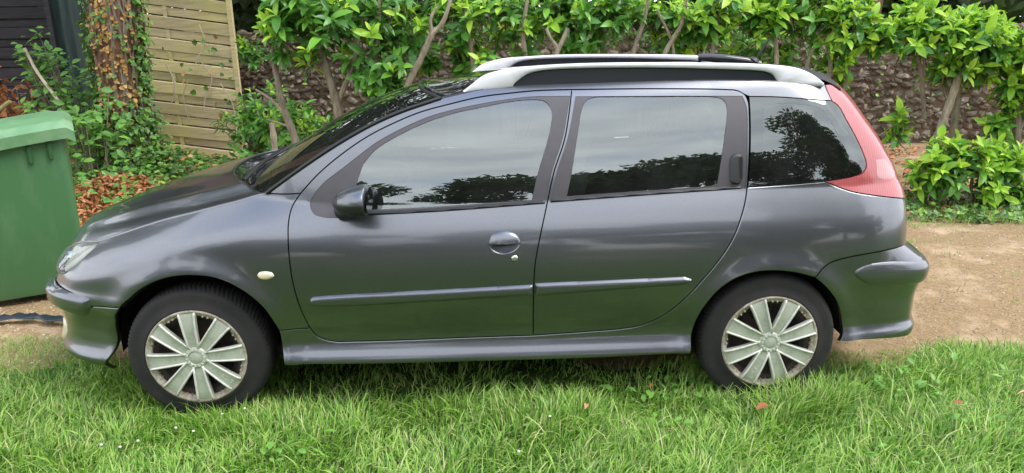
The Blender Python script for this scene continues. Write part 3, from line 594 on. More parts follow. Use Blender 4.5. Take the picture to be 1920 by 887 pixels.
# rails, each with a flat black moulding filling the gap beneath
RO=[(1.142,1.349),(1.179,1.376),(1.229,1.412),(1.342,1.441),(1.473,1.45),(1.646,1.457),(1.996,1.456),(2.44,1.442),(2.575,1.424),(2.651,1.391),(2.693,1.36)]
RI=[(2.49,1.369),(2.47,1.397),(2.438,1.411),(2.264,1.424),(1.821,1.437),(1.473,1.429),(1.412,1.414),(1.359,1.376)]
top=cat_curve(RO,.03); bot=cat_curve(RI,.03)
def rail_mesh(y0,y1,cut=None):
    outl=np.vstack([top,[[2.69,1.345]],[[2.49,1.352]],bot,[[1.352,1.362]],[[1.15,1.330]]])
    n=len(outl); V=[];r=.006
    cen=outl
    lnn=loop_normals(outl[::-1])[::-1]
    rings=[(y0+r,0),(y0,-r),(y1,-r),(y1-r,0)]
    for yy,ins in rings:
        for p_,q_ in zip(outl,lnn): V.append((p_[0]+q_[0]*ins,yy,p_[1]+q_[1]*ins))
    F=[(k*n+i,k*n+(i+1)%n,(k+1)*n+(i+1)%n,(k+1)*n+i) for k in(0,2) for i in range(n)]
    F+=[(3*n+i,3*n+(i+1)%n,(i+1)%n,i) for i in range(n)]
    for k,rv in((1,False),(2,True)):
        o2=[(V[k*n+i][0],V[k*n+i][2]) for i in range(n)]
        res=delaunay_2d_cdt([Vector(p_) for p_ in o2],[(i,(i+1)%n) for i in range(n)],[],1,1e-6)
        f3=np.array([f for f in res[2]]); a2=np.array(o2); ce=np.array([tuple(v) for v in res[0]])[f3].mean(1); ok=inside(ce,a2)
        mp_=[o_[0] for o_ in res[3]]
        for f in f3[ok]: F.append(tuple(k*n+mp_[i] for i in (f if rv else f[::-1])))
    return V,F
for s in(1,-1):
    V,F=rail_mesh(-.524,-.494)
    V=[(x,y*s,z-(.010 if s<0 else 0)) for x,y,z in V]
    me=mesh('roof_rail',V,F,True); bm_=__import__('bmesh').new(); bm_.from_mesh(me); __import__('bmesh').ops.recalc_face_normals(bm_,faces=bm_.faces); bm_.to_mesh(me); bm_.free(); me.set_sharp_from_angle(angle=math.radians(55))
    rl=link('roof_rail',me,RAILM,car)
    mv=[(x,-s*.538,z) for x,z in bot]+[(x,-s*.538,1.352) for x in np.linspace(1.358,2.477,20)]
    md=MB(); bl=len(bot)
    zt=bot[::-1]; V=[];
    for x,z in zt:
        V+= [(x,-s*.503,z-.0),(x,-s*.510,z-.004),(x,-s*.514,1.340)]
    md.add(V,[(i*3+j,(i+1)*3+j,(i+1)*3+j+1,i*3+j+1) for i in range(len(zt)-1) for j in range(2)])
    md.build('roof_moulding',MOULD,car,True)
    if s<0:
        i0=[i for i,p_ in enumerate(top) if p_[0]>2.45 and p_[0]<2.80]
        cov=[(top[i][0],.54,top[i][1]-.008) for i in i0]
        cov=[(2.43,.51,1.420),(2.50,.51,1.418),(2.60,.505,1.409),(2.70,.495,1.395),(2.78,.48,1.380)]
        b=MB(); b.tube(cov,[.022,.026,.028,.028,.020],12); b.build('rail_cover',GLOSSB,car,True)
b=MB(); b.tube([(2.64,.2,1.415),(2.65,.2,1.43)],[.03,.018],12); b.tube([(2.65,.2,1.43),(2.715,.2,1.53)],[.005,.003],6); b.tube([(2.66,.2,1.445),(2.70,.2,1.51)],.007,6); b.build('aerial',PLASTIC,car,True)
# door mirrors
def ell_shell(c,ax,n=20,m=14,fn=None):
    V=[];F=[]
    for i in range(m+1):
        th=math.pi*i/m
        for j in range(n):
            ph=2*math.pi*j/n; v=Vector((math.cos(th),math.sin(th)*math.cos(ph),math.sin(th)*math.sin(ph)))
            if fn: v=fn(v)
            V.append((c[0]+v.x*ax[0],c[1]+v.y*ax[1],c[2]+v.z*ax[2]))
    F=[(i*n+j,i*n+(j+1)%n,(i+1)*n+(j+1)%n,(i+1)*n+j) for i in range(m) for j in range(n)]
    return V,F
for s in(1,-1):
    def shape(v):
        # x<0 is the rounded front; the glass side at +x is cut flat
        x=v.x; 
        if x>.0: x=.0+.12*x
        w=(1-max(0,-v.x)**3*.25)
        return Vector((x,v.y*w,(abs(v.z)**.85*(1 if v.z>0 else -1))*w-.12*max(0,-v.x)))
    V,F=ell_shell((.758,0,0),(.128,.100,.060),28,18,shape)
    V=[(x,s*(-.872+y*1.0),.968+z-.02*(abs(y)/.1)**2*0) for x,y,z in V]
    up=MB(); up.add(V,F if s>0 else [f[::-1] for f in F]); mo=up.build('door_mirror',RUB,car,True,60)
    me=mo.data; me.materials.append(PLASTIC)
    for p_ in me.polygons:
        if p_.center.z<.962+.10*(p_.center.x-.70) or p_.center.x<.655: p_.material_index=1
    b=MB(); b.tube([(.655,-s*.765,.905),(.675,-s*.80,.915),(.70,-s*.85,.935)],[.045,.036,.032],12); b.build('mirror_stalk',PLASTIC,mo,True)
    b=MB(); b.add([(.7755+0*z,-s*.872+y*.086,.966+z*.05) for y,z in [(math.cos(a)*1.0,math.sin(a)) for a in np.linspace(0,2*math.pi,24,endpoint=False)]],[tuple(range(24))]); b.build('mirror_glass',FRIT,mo)
# ------------------------------------------------ wheels
def rot_y(x,z,a): return x*math.cos(a)-z*math.sin(a),x*math.sin(a)+z*math.cos(a)
RT_=.302; RC=.2105
prof=[(.150,.03),(.19,.012),(.208,-.004),(.214,-.010),(.222,-.008),(.232,-.002),(.250,.002),(.268,.002),(.281,.006),(.290,.014),(.2965,.026),(.300,.040),(RT_,.060),(RT_,.110),(.300,.150),(.294,.168),(.28,.18),(.25,.185),(.2,.18)]
def tyre_mesh():
    n=288; V=[];m=len(prof)
    for i in range(n):
        a=2*math.pi*i/n
        for k_,(r,y) in enumerate(prof):
            rr=r
            if 9<=k_<=15 and i%3==0: rr-=.0042*(1 if k_ not in(9,15) else .5)
            if k_ in(12,13): rr-=.0
            V.append((rr*math.cos(a+(.02*(k_-9) if k_>9 else 0)),y,rr*math.sin(a+(.02*(k_-9) if k_>9 else 0))))
    return mesh('tyre',V,[f[::-1] for f in grid_faces(n,m,True)],True,None,38)
TM=tyre_mesh()
def spoke_meshes():
    # one tapered spoke lying along +x: recessed face between two raised ridges
    S_=MB(); Rg=MB()
    st=[(.038,.0215,-.010),(.07,.0235,-.014),(.11,.0265,-.016),(.15,.0295,-.016),(.185,.033,-.013),(.199,.0355,-.009)]
    V=[]
    for x,w,y in st:
        w*=1.10
        for f,dy in((-1,.014),(-1,-.0005),(-.80,-.0045),(-.72,.0),(0,.0012),(.72,.0),(.80,-.0045),(1,-.0005),(1,.014)): V.append((x,y+dy,w*f))
    m=9; S_.add(V,[(i*m+j,(i+1)*m+j,(i+1)*m+j+1,i*m+j+1) for i in range(len(st)-1) for j in range(m-1)])
    for sg in(-1,1): Rg.tube([(x,y-.0035,w*.92*sg) for x,w,y in st],[.0046]*len(st),6)
    return mesh('spoke',S_.V,S_.F,True,None,35),mesh('spoke_ridge',Rg.V,Rg.F,True)
SPM,RGM=spoke_meshes(); SPM.materials.append(CAP); RGM.materials.append(CAPL)
V,F=lathe_y([(.184,.008),(.1855,-.002),(.192,-.005),(.1965,-.006),(.199,-.0105),(.2045,-.012),(.209,-.010),(RC,-.004),(.211,.004)],120); RIMM=mesh('cap_rim',V,F,True); RIMM.materials.append(CAPR)
V,F=lathe_y([(.0001,-.018),(.024,-.0185),(.027,-.0165),(.029,-.0165),(.031,-.019),(.041,-.0185),(.046,-.015),(.050,-.006),(.052,.004)],56); HUBM=mesh('cap_centre',V,F,True,None,50); HUBM.materials.append(CAP)
V,F=lathe_y([(.02,.045),(.06,.040),(.09,.050),(.13,.045),(.16,.030),(.175,.012),(.19,.012),(.2,.02)],72); STM=mesh('steel_wheel',V,F,True); STM.materials.append(WSTEEL)
tm=MB(); CLIPS=[]; tm.tube([(0,.012,0),(0,-.009,0)],[.0055,.004],8)
for q in range(16):
    for da in(-.055,.055):
        a=2*math.pi*(q+.5)/8+da if q<8 else None
        if a is None: continue
        cx_,cz_=.187*math.cos(a),.187*math.sin(a); CLIPS.append((cx_,cz_))
TABM=mesh('cap_clip',tm.V,tm.F,True,None,40); TABM.materials.append(CAPR)
hm=MB(); hm.box((.135,.036,0),(.04,.008,.022))
HOLM=mesh('wheel_hole',hm.V,hm.F,False); HOLM.materials.append(DARK)
TIM=MB()
for i in range(14):
    a=2*math.pi*i/14; R_=Matrix.Rotation(-a,3,'Y'); TIM.box((.036*math.cos(a),-.0195,.036*math.sin(a)),(.008,.002,.009),R_)
TICK=mesh('cap_tick',TIM.V,TIM.F,False); TICK.materials.append(CAPL)
def wheel(cx,cy,cz,side_,spin,lean=0,text=False,hub=None):
    w=link('wheel',mesh('wheel',[(v[0],v[1],v[2]) for v in [(0,0,0),(.001,0,0),(0,0,.001)]],[(0,1,2)]),DARK,car); 
    w.data=TM; 
    if not TM.materials: TM.materials.append(TYRE)
    w.matrix_parent_inverse=Matrix()
    w.location=(cx-1.2,cy,cz); w.rotation_euler=(lean,math.radians(-spin) if side_>0 else math.radians(spin),0 if side_>0 else math.pi)
    w.rotation_mode='XYZ'
    def ch(me,name,rx=0):
        o=bpy.data.objects.new(name,me); COL.objects.link(o); o.parent=w; o.rotation_euler=(0,rx,0); return o
    ch(STM,'steel_wheel')
    for i in range(8): ch(HOLM,'wheel_hole',-(2*math.pi*i/8+.2))
    ch(RIMM,'cap_rim'); ch(HUBM,'cap_centre'); ch(TICK,'cap_tick')['kind']='stuff'
    for cx_,cz_ in (CLIPS if side_>0 else []): ch(TABM,'cap_clip').location=(cx_,0,cz_)
    for i in range(8):
        ch(SPM,'spoke',-2*math.pi*i/8); ch(RGM,'spoke_ridge',-2*math.pi*i/8)
    if text:
        for ti in text:
            cu=bpy.data.curves.new('lettering','FONT'); cu.body='RS-T'; cu.size=.024; cu.extrude=.0006; cu.align_x='CENTER'; cu.align_y='CENTER'; cu.space_character=1.25
            o=bpy.data.objects.new('lettering',cu); COL.objects.link(o)
            dg=bpy.context.evaluated_depsgraph_get(); me=bpy.data.meshes.new_from_object(o.evaluated_get(dg)); bpy.data.objects.remove(o)
            me.materials.clear(); me.materials.append(CAPL)
            a=math.radians(ti[0]); base=Matrix.Rotation(-a,4,'Y')@Matrix.Translation((.155,-.0172,0))@Matrix.Rotation(math.radians(90),4,'X')
            if ti[1]: base=base@Matrix.Rotation(math.pi,4,'Z')
            t_=bpy.data.objects.new('lettering',me); COL.objects.link(t_); t_.parent=w; t_.matrix_local=base
    return w
wheel(0,-.795,.290,1,5,text=[(-45,False)])
wheel(2.442,-.792,.286,1,20,text=[(-135,False)])
wheel(0,.795,.290,-1,12); wheel(2.442,.792,.286,-1,30)
# wheel wells
for cx,cz,R_ in((0,.285,.385),(2.442,.27,.355)):
    for s in(-1,1):
        n=30; V=[];
        for i in range(n+1):
            a=math.radians(-14 if cx<1 else 2)+math.radians(198 if cx<1 else 192)*i/n
            dg_=math.degrees(a); yo=.66 if (cx<1 and dg_>140) else (.745 if (cx>1 and dg_<30) else .745)
            for y in(yo,.50,.498):
                rr=R_-(.012 if y>.6 else 0)
                if y==.498: rr=0
                V.append((cx+rr*math.cos(a),s*y,cz+rr*math.sin(a)))
        b=MB(); b.add(V,[(i*3+j,(i+1)*3+j,(i+1)*3+j+1,i*3+j+1) for i in range(n) for j in range(2)]); b.build('wheel_well',DARK,car,True)
# floor and cabin
b=MB(); b.box((1.2,0,.25),(1.9,1.36,.05)); b.box((1.2,0,.27),(3.6,.98,.08)); b.box((2.95,0,.42),(.25,1.1,.3)); b.box((-.25,0,.50),(.6,.96,.42)); b.build('underbody',DARK,car,bevel=.02)
b=MB(); b.tube([(3.0,.35,.28),(3.17,.35,.275)],.025,12); b.build('exhaust_pipe',simple('exhaust_steel',(.25,.24,.23),.4,metal=.8),car,True)
V=[];prf=[(.30,.93),(.42,.965),(.60,.975),(.72,.955),(.78,.90),(.76,.80),(.70,.62)]
b=MB(); b.add([(x,y,z-.03*(abs(y)/.6)**2) for x,z in prf for y in np.linspace(-.64,.64,15)],[(i*15+j,i*15+j+1,(i+1)*15+j+1,(i+1)*15+j) for i in range(6) for j in range(14)]); b.build('dashboard',DASH,car,True,50)
b=MB(); ctr=Vector((.93,-.35,.93)); ax=Vector((-.42,0,.90)); 
pts=[ctr+.185*(math.cos(a)*Vector((0,1,0))+math.sin(a)*ax.normalized()) for a in np.linspace(0,2*math.pi,33)]
b.tube(pts,.014,8,False); b.tube([ctr+Vector((0,-.18,0)),ctr,ctr+Vector((0,.18,0))],.018,6); b.tube([ctr,ctr-.18*ax.normalized()],.02,6); b.tube([ctr,ctr+Vector((-.25,0,-.12))],.03,8); b.build('steering_wheel',DASH,car,True)
def seat_part(c,d,R,name,par):
    b=MB(); b.box(c,d,R); return b.build(name,SEATM,par,bevel=min(d)*.38,seg=4)
for x,y,w_ in((1.33,-.36,.50),(1.33,.36,.50),(2.08,-.38,.56),(2.08,.38,.56)):
    sb=seat_part((x-.1,y,.48),(.50,w_,.16),Matrix.Rotation(math.radians(-6),3,'Y'),'seat',car)
    R_=Matrix.Rotation(math.radians(16),3,'Y')
    seat_part((x+.22,y,.76),(.14,w_*.95,.56),R_,'backrest',sb); seat_part((x+.32,y,1.09),(.09,.25,.16),R_,'headrest',sb)
b=MB(); b.box((2.62,0,.70),(.62,1.15,.04)); b.build('load_cover',DASH,car)
# B/C pillars inside
for s in(-1,1):
    for xa,xb,wd in((1.50,1.62,.10),(2.36,2.34,.12)):
        p0=P(np.array([xa]),np.array([.90]),0,-.10)[0]; p1=P(np.array([xb]),np.array([1.32]),0,-.07)[0]
        b=MB(); b.tube([(p0[0],s*-p0[1],p0[2]),(p1[0],s*-p1[1],p1[2])],[.05,.035],6); b.build('inner_pillar',DASH,car)
# mirror inside the windscreen
b=MB(); b.box((1.02,0,1.27),(.03,.20,.06)); b.build('rear_view_mirror',DASH,car,bevel=.01)
# ---------------------------------------------------------------- plant and ground materials
def leaf_mat(name,stops,rough=.38,trans=.25,tcol=(.25,.45,.05),spec=.5):
    k=N(name); k.set(rough=rough,spec=spec)
    at=k.n('ShaderNodeAttribute'); at.attribute_name='tint'; oi=k.n('ShaderNodeObjectInfo')
    f=k.math('FRACT',k.math('ADD',at.outputs['Fac'],oi.outputs['Random']))
    c=k.ramp(f,stops); nn=k.noise(35,3,k.coord()); c=k.mix(k.ramp(nn,[(.4,(0,0,0)),(.75,(.35,.35,.35))]),c,tuple(min(1,v*1.6) for v in stops[-1][1]))
    k.l(c,k.b.inputs['Base Color'])
    t=k.n('ShaderNodeBsdfTranslucent'); k.l(k.mix(.5,c,tcol),t.inputs['Color'])
    m=k.n('ShaderNodeMixShader'); m.inputs[0].default_value=trans; k.l(k.b.outputs[0],m.inputs[1]); k.l(t.outputs[0],m.inputs[2]); k.l(m.outputs[0],k.o.inputs['Surface'])
    return k.m
LF_OLD=leaf_mat('mature_laurel_leaf',[(0,(.022,.085,.018)),(.45,(.05,.17,.03)),(.8,(.10,.28,.04)),(1,(.17,.40,.045))],.30,.22,(.22,.48,.04),.38)
LF_NEW=leaf_mat('young_laurel_leaf',[(0,(.13,.36,.03)),(.5,(.28,.56,.045)),(1,(.52,.74,.09))],.38,.32,(.5,.75,.08),.38)
LF_DEAD=leaf_mat('dead_brown_leaf',[(0,(.16,.05,.02)),(.5,(.36,.125,.042)),(.8,(.50,.21,.08)),(1,(.58,.36,.19))],.65,.1,(.4,.2,.1),.2)
LF_GREY=leaf_mat('withered_grey_leaf',[(0,(.09,.06,.045)),(.5,(.18,.13,.10)),(1,(.33,.26,.21))],.7,.05,(.2,.15,.1),.2)
LF_IVY=leaf_mat('ivy_leaf',[(0,(.016,.055,.022)),(.5,(.04,.13,.035)),(.8,(.09,.24,.045)),(1,(.28,.46,.06))],.36,.12)
LF_IVYT=leaf_mat('dry_tan_leaf',[(0,(.20,.10,.04)),(.5,(.40,.22,.07)),(1,(.58,.39,.15))],.6,.1,(.4,.25,.1),.2)
LF_BR=leaf_mat('bramble_leaf',[(0,(.045,.14,.03)),(.5,(.10,.27,.05)),(1,(.20,.42,.07))],.45,.25)
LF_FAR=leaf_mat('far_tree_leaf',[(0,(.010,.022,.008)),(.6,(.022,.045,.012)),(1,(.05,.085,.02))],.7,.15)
GRASSM=leaf_mat('grass_blade',[(0,(.038,.14,.012)),(.3,(.088,.27,.026)),(.6,(.175,.42,.042)),(.85,(.32,.58,.08)),(.93,(.42,.58,.14)),(1,(.62,.58,.30))],.40,.38,(.32,.62,.06),.4)
def wood(name,a,b,sc=(1.2,14,14),rough=.8,c3=None):
    k=N(name); k.set(rough=rough,spec=.3); c=k.coord('Object',sc); oi=k.n('ShaderNodeObjectInfo')
    n1=k.noise(3,8,c,.65); col=k.ramp(n1,[(.3,a),(.7,b)])
    if c3: col=k.mix(k.ramp(k.noise(1.6,4,k.coord()),[(.42,(0,0,0)),(.68,(.8,.8,.8))]),col,c3)
    hv=k.n('ShaderNodeHueSaturation'); k.l(col,hv.inputs['Color']); mr=k.n('ShaderNodeMapRange'); k.l(oi.outputs['Random'],mr.inputs['Value']); mr.inputs['To Min'].default_value=.78; mr.inputs['To Max'].default_value=1.18; k.l(mr.outputs[0],hv.inputs['Value'])
    k.l(hv.outputs[0],k.b.inputs['Base Color']); k.bump(n1,.35,.01); return k.m
FENCEM=wood('weathered_yellow_fence_wood',(.42,.34,.18),(.72,.62,.38),c3=(.62,.57,.22))
FENCED=wood('dark_stained_fence_wood',(.020,.020,.024),(.050,.048,.055))
BARK=wood('laurel_bark',(.16,.13,.09),(.38,.33,.25),(8,8,3))
TRUNKM=wood('brown_trunk_bark',(.07,.036,.026),(.28,.16,.11),(9,9,2.2))
STICKM=wood('bleached_stick',(.40,.33,.24),(.60,.52,.42),(8,8,3))
# ---------------------------------------------------------------- ground
def soil_mat():
    k=N('sandy_gravel'); k.set(rough=.95,spec=.2); c=k.coord()
    fine=k.noise(70,6,c,.7); big=k.noise(1.1,5,c,.6); mid=k.noise(9,5,c,.6)
    a=k.ramp(fine,[(.28,(.20,.135,.085)),(.5,(.31,.212,.108)),(.72,(.49,.355,.195))])
    a=k.mix(k.ramp(mid,[(.45,(0,0,0)),(.8,(.55,.55,.55))]),a,(.28,.19,.115)); a=k.mix(k.ramp(k.noise(26,6,c,.7),[(.40,(.6,.6,.6)),(.56,(0,0,0))]),a,(.22,.15,.085)); a=k.mix(k.ramp(k.noise(3.4,6,c,.65),[(.50,(0,0,0)),(.70,(.6,.6,.6))]),a,(.62,.47,.31))
    a=k.mix(k.ramp(big,[(.52,(0,0,0)),(.72,(.5,.5,.5))]),a,(.24,.20,.10)); k.l(a,k.b.inputs['Base Color'])
    k.bump(fine,.6,.012); return k.m
def terr(x,y):
    return .012*np.sin(x*1.7+y*.9)+.010*np.sin(x*.6-y*2.1+1)
nx,ny=120,120; gx=np.concatenate([np.linspace(-60,-7,12,endpoint=False),np.linspace(-7,12,96,endpoint=False),np.linspace(12,70,12)]); gy=np.concatenate([np.linspace(-60,-5,12,endpoint=False),np.linspace(-5,12,96,endpoint=False),np.linspace(12,70,12)])
GX,GY=np.meshgrid(gx,gy,indexing='ij'); Z_=terr(GX,GY)-.012-.03*((GY<.1)&(GY>-1)) *0
V=np.stack([GX,GY,Z_],-1).reshape(-1,3); o=link('gravel_ground',mesh('gravel_ground',V,grid_faces(120,120),True),soil_mat()); tag(o,kind='structure')
def lawn_edge(x): return -.34+.09*np.sin(x*2.1)+.06*np.sin(x*5.3+1)+.035*np.sin(x*13)+np.where(x<-.35,.22,0)-.18*sm(-.75,-1.1,x)-.13*sm(2.5,3.1,x)-.10*sm(3.1,4.6,x)
k=N('lawn_soil'); k.set(rough=1,spec=.1); c=k.coord(); k.l(k.ramp(k.noise(14,6,c,.7),[(.35,(.035,.055,.018)),(.6,(.07,.12,.03)),(.8,(.20,.17,.09))]),k.b.inputs['Base Color']); LAWNM=k.m
xs=np.linspace(-14,16,200); V=[];
for x in xs:
    e=float(lawn_edge(x))
    for t in np.linspace(0,1,30): 
        y=e+(-14-e)*t**2; V.append((x,y,terr(x,y)-.006+.012*(1-0)))
o=link('lawn_ground',mesh('lawn_ground',V,[f[::-1] for f in grid_faces(200,30)],True),LAWNM); tag(o,kind='structure')
# scattered pebbles on the gravel
def joined(name,T,F,M3,pos,mat,tint=None,parent=None,smooth=True,kind='stuff'):
    # T template verts (k,3); M3 (n,3,3) columns are local axes; pos (n,3)
    n=len(pos); kk=len(T); V=np.einsum('nij,kj->nki',M3,T)+pos[:,None,:]
    F=np.array(F); FF=(F[None]+np.arange(n)[:,None,None]*kk).reshape(-1,F.shape[1])
    me=mesh(name,V.reshape(-1,3),FF,smooth)
    if tint is not None:
        a=me.attributes.new('tint','FLOAT','POINT'); a.data.foreach_set('value',np.repeat(tint,kk).astype(np.float32))
    o=link(name,me,mat,parent)
    if kind: o['kind']=kind
    return o
def rotz_scale(n,s,rng,tilt=.3):
    a=rng.uniform(0,2*np.pi,n); c,si=np.cos(a),np.sin(a); M=np.zeros((n,3,3)); M[:,0,0]=c;M[:,0,1]=-si;M[:,1,0]=si;M[:,1,1]=c;M[:,2,2]=1
    return M*s[:,None,None]
octa=np.array([(1,0,0),(0,.75,0),(-1,0,0),(0,-.75,0),(0,0,.55),(0,0,-.5)]); of=[(0,1,4),(1,2,4),(2,3,4),(3,0,4),(1,0,5),(2,1,5),(3,2,5),(0,3,5)]
n=20000; xs=RNG.uniform(2.2,7.5,n); ys=RNG.uniform(-.5,3.4,n); m=RNG.random(n)<.22; xs[m]=RNG.uniform(-2.4,0,m.sum()); ys[m]=RNG.uniform(-.2,1.0,m.sum())
ok=(ys>lawn_edge(xs)-.02); xs,ys=xs[ok],ys[ok]; n=len(xs)
sz=RNG.uniform(.003,.0075,n)*(1+.6*(RNG.random(n)<.06)); pos=np.stack([xs,ys,terr(xs,ys)-.012+sz*.2],1)
k=N('pebble'); k.set(rough=.85,spec=.3); at=k.n('ShaderNodeAttribute'); at.attribute_name='tint'; k.l(k.ramp(at.outputs['Fac'],[(0,(.22,.15,.10)),(.4,(.33,.245,.15)),(.75,(.47,.37,.25)),(1,(.66,.58,.48))]),k.b.inputs['Base Color'])
joined('gravel_pebbles',octa,of,rotz_scale(n,sz,RNG),pos,k.m,RNG.random(n),smooth=False)
# ---------------------------------------------------------------- leaves
def leaf_template(l=1.,w=.30,fold=.12,droop=.25,seg=4,shape=1.0):
    V=[];F=[]
    for i in range(seg+1):
        t=i/seg; ww=w*.5*math.sin(math.pi*min(1,t**.95*.96+.04))**(shape*.85); z=-droop*t*t*l
        V+=[(t*l,-ww,z+fold*ww*2),(t*l,0,z),(t*l,ww,z+fold*ww*2)]
    for i in range(seg): a=i*3; F+=[(a,a+3,a+4,a+1),(a+1,a+4,a+5,a+2)]
    return np.array(V),F
def frames(d,up):
    d=d/np.linalg.norm(d,axis=1,keepdims=True); y=np.cross(up,d); y/=np.maximum(np.linalg.norm(y,axis=1,keepdims=True),1e-6); z=np.cross(d,y)
    return np.stack([d,y,z],-1)
LT=[leaf_template(1,.40,.22,.28,5,.8),leaf_template(1,.36,.30,.12,5,.8),leaf_template(1,.42,.18,.45,5,.8)]
def leaf_mesh_data(nm,T,F,mat):
    me=mesh(nm,T,F,True); me.materials.append(mat); return me
LMD={('old',i):leaf_mesh_data('leaf',*LT[i],LF_OLD) for i in range(3)}; LMD.update({('new',i):leaf_mesh_data('leaf',*LT[i],LF_NEW) for i in range(3)})
CAMP=np.array([1.22,-3.726,1.64])
def laurel(x,y,label,blobs,stems,nshoot,newfrac=.3,lsize=(.11,.17),nobj=140,seed=1,group='laurels of the hedge along the wall',spread_new_top=True,cat='laurel'):
    rng=np.random.default_rng(seed)
    root=empty('laurel_shrub',(x,y,0),label,cat,group)
    b=MB()
    for st in stems: 
        pts=cat_curve(st[0],.05); rr=np.linspace(st[1],st[2],len(pts))*(1+.12*np.sin(np.arange(len(pts))*2.1)); b=MB(); b.tube([tuple(p) for p in pts],list(rr),8); b.build('stem',BARK,root,True)
    P_=[];D_=[];U_=[];S_=[];K_=[]
    tw=MB()
    nshoot=int(nshoot*(1.1 if 1.0<x<4.2 else 1.3)); vols=np.array([bl[3]*bl[4]*bl[5] for bl in blobs])**.8; pr=vols/vols.sum()
    for q in range(nshoot):
        bl=blobs[rng.choice(len(blobs),p=pr)]
        v=rng.normal(size=3); v/=np.linalg.norm(v); rad=rng.random()**.45*rng.uniform(.75,1.32)
        c=np.array(bl[:3])+v*rad*np.array(bl[3:6])
        if c[2]<.05: continue
        if 1.0<x<4.2 and c[2]<1.50+.16*math.sin(c[0]*5.3)+.1*math.sin(c[0]*11+1) and rng.random()<.72: continue
        d=v*np.array([1,1,.6])+np.array([0,-.35,.75]); d/=np.linalg.norm(d)
        isnew=rng.random()<newfrac*(1.5 if v[2]>.1 else .6)*(.5+rad)
        nl=rng.integers(5,10); L_=rng.uniform(.06,.16)
        p0=c-d*L_; tw.tube([tuple(p0-d*.10+np.array([0,0,-.03])),tuple(p0),tuple(c)],[.005,.004,.002],4,False)
        side=np.cross(d,rng.normal(size=3)); side/=np.linalg.norm(side); sd2=np.cross(d,side)
        for j in range(nl):
            a=j*2.4+rng.uniform(-.3,.3); t=(j+.5)/nl; open_=.95-.6*t*(1 if isnew else .7)
            dd=(math.cos(a)*side+math.sin(a)*sd2)*open_+d*(.35+.6*t)+np.array([0,-.1,-.28 if not isnew else -.05])+.18*rng.normal(size=3); dd/=np.linalg.norm(dd)
            s=rng.uniform(*lsize)*(.62 if (isnew and t>.6) else rng.uniform(.7,1.12))
            P_.append(p0+d*L_*t); D_.append(dd); U_.append(d+rng.normal(size=3)*.25+np.array([0,0,.3])); S_.append(s); K_.append(1 if (isnew and t>.25) else 0)
    tw.build('twigs',BARK,root)['kind']='stuff'
    P_=np.array(P_);D_=np.array(D_);U_=np.array(U_);S_=np.array(S_);K_=np.array(K_)
    Fm=frames(D_,U_)
    # the leaves nearest the camera side are parts of their own
    order=np.argsort(P_[:,1]-.15*(S_/.15)-.25*P_[:,2]+rng.random(len(P_))*.25)[:nobj]; isobj=np.zeros(len(P_),bool); isobj[order]=True
    for i in order:
        o=bpy.data.objects.new('leaf',LMD[('new' if K_[i] else 'old',int(rng.integers(3)))]); COL.objects.link(o); o.parent=root
        m=Matrix([list(r)+[0] for r in (Fm[i]*S_[i])]+[[0,0,0,1]]); m.translation=Vector(P_[i]-np.array([x,y,0])); o.matrix_local=m
    for kk,mat in((0,LF_OLD),(1,LF_NEW)):
        for t3 in range(3):
            sel=np.where((~isobj)&(K_==kk))[0][t3::3]
            if len(sel)<3: continue
            if t3==0: T,F=LT[0]
            else: T,F=LT[t3]
            joined('foliage',T,F,Fm[sel]*S_[sel][:,None,None],P_[sel]-np.array([0,0,0]),mat,rng.random(len(sel)),root)
    return root
HY=3.15
laurel(-.15,HY,'broad dark laurel with drooping glossy leaves next to the yellow fence panel',
  [(-.28,HY,1.62,.42,.40,.30),(.28,HY,1.35,.36,.36,.38),(.15,HY+.1,1.75,.55,.40,.25),(-.5,HY+.1,1.80,.22,.3,.18),(.38,HY-.05,1.05,.20,.25,.20),(-.28,HY-.1,1.32,.16,.2,.16),(.60,HY+.1,1.6,.22,.3,.3)],
  [([(-.05,HY,.0),(-.05,HY,.5),(-.09,HY-.02,.95),(-.17,HY,1.3),(-.25,HY,1.7)],.055,.03),([(-.09,HY,.9),(.1,HY-.05,1.3),(.2,HY,1.7)],.03,.015),([(.22,HY+.1,0),(.18,HY,.8),(.3,HY,1.4),(.35,HY,1.9)],.04,.02)],150,.22,seed=3,nobj=300,lsize=(.12,.185))
laurel(-.50,HY+.3,'half bare laurel stump with thin forked stem behind the bonnet',
  [(-.75,HY+.7,.66,.40,.35,.22),(-.35,HY+.5,.55,.40,.3,.16)],
  [([(-.47,HY,.0),(-.49,HY,.6),(-.56,HY,.85),(-.60,HY,1.15),(-.62,HY,1.4)],.045,.022),([(-.55,HY,.83),(-.68,HY-.02,.98),(-.80,HY,1.06)],.02,.008),([(-.52,HY,.72),(-.72,HY-.05,.80)],.012,.006),([(-.62,HY-.2,.3),(-.63,HY-.2,.78)],.030,.026)],44,.25,seed=5,nobj=120,lsize=(.09,.14))
laurel(.75,HY+.1,'laurel with a long bare stem slanting up to the right behind the windscreen',
  [(.98,HY+.3,1.80,.28,.3,.18),(.75,HY+.4,1.45,.2,.3,.25),(1.05,HY+.35,1.35,.18,.3,.3)],
  [([(.40,HY-.15,.6),(.55,HY-.15,1.05),(.70,HY-.15,1.32),(.80,HY-.15,1.52)],.032,.026),([(.80,HY-.15,1.52),(.90,HY-.15,1.62),(.99,HY-.15,1.85)],.022,.014),([(.80,HY-.15,1.52),(.80,HY-.15,1.66),(.86,HY-.1,1.75)],.018,.010)],56,.3,seed=9,nobj=150)
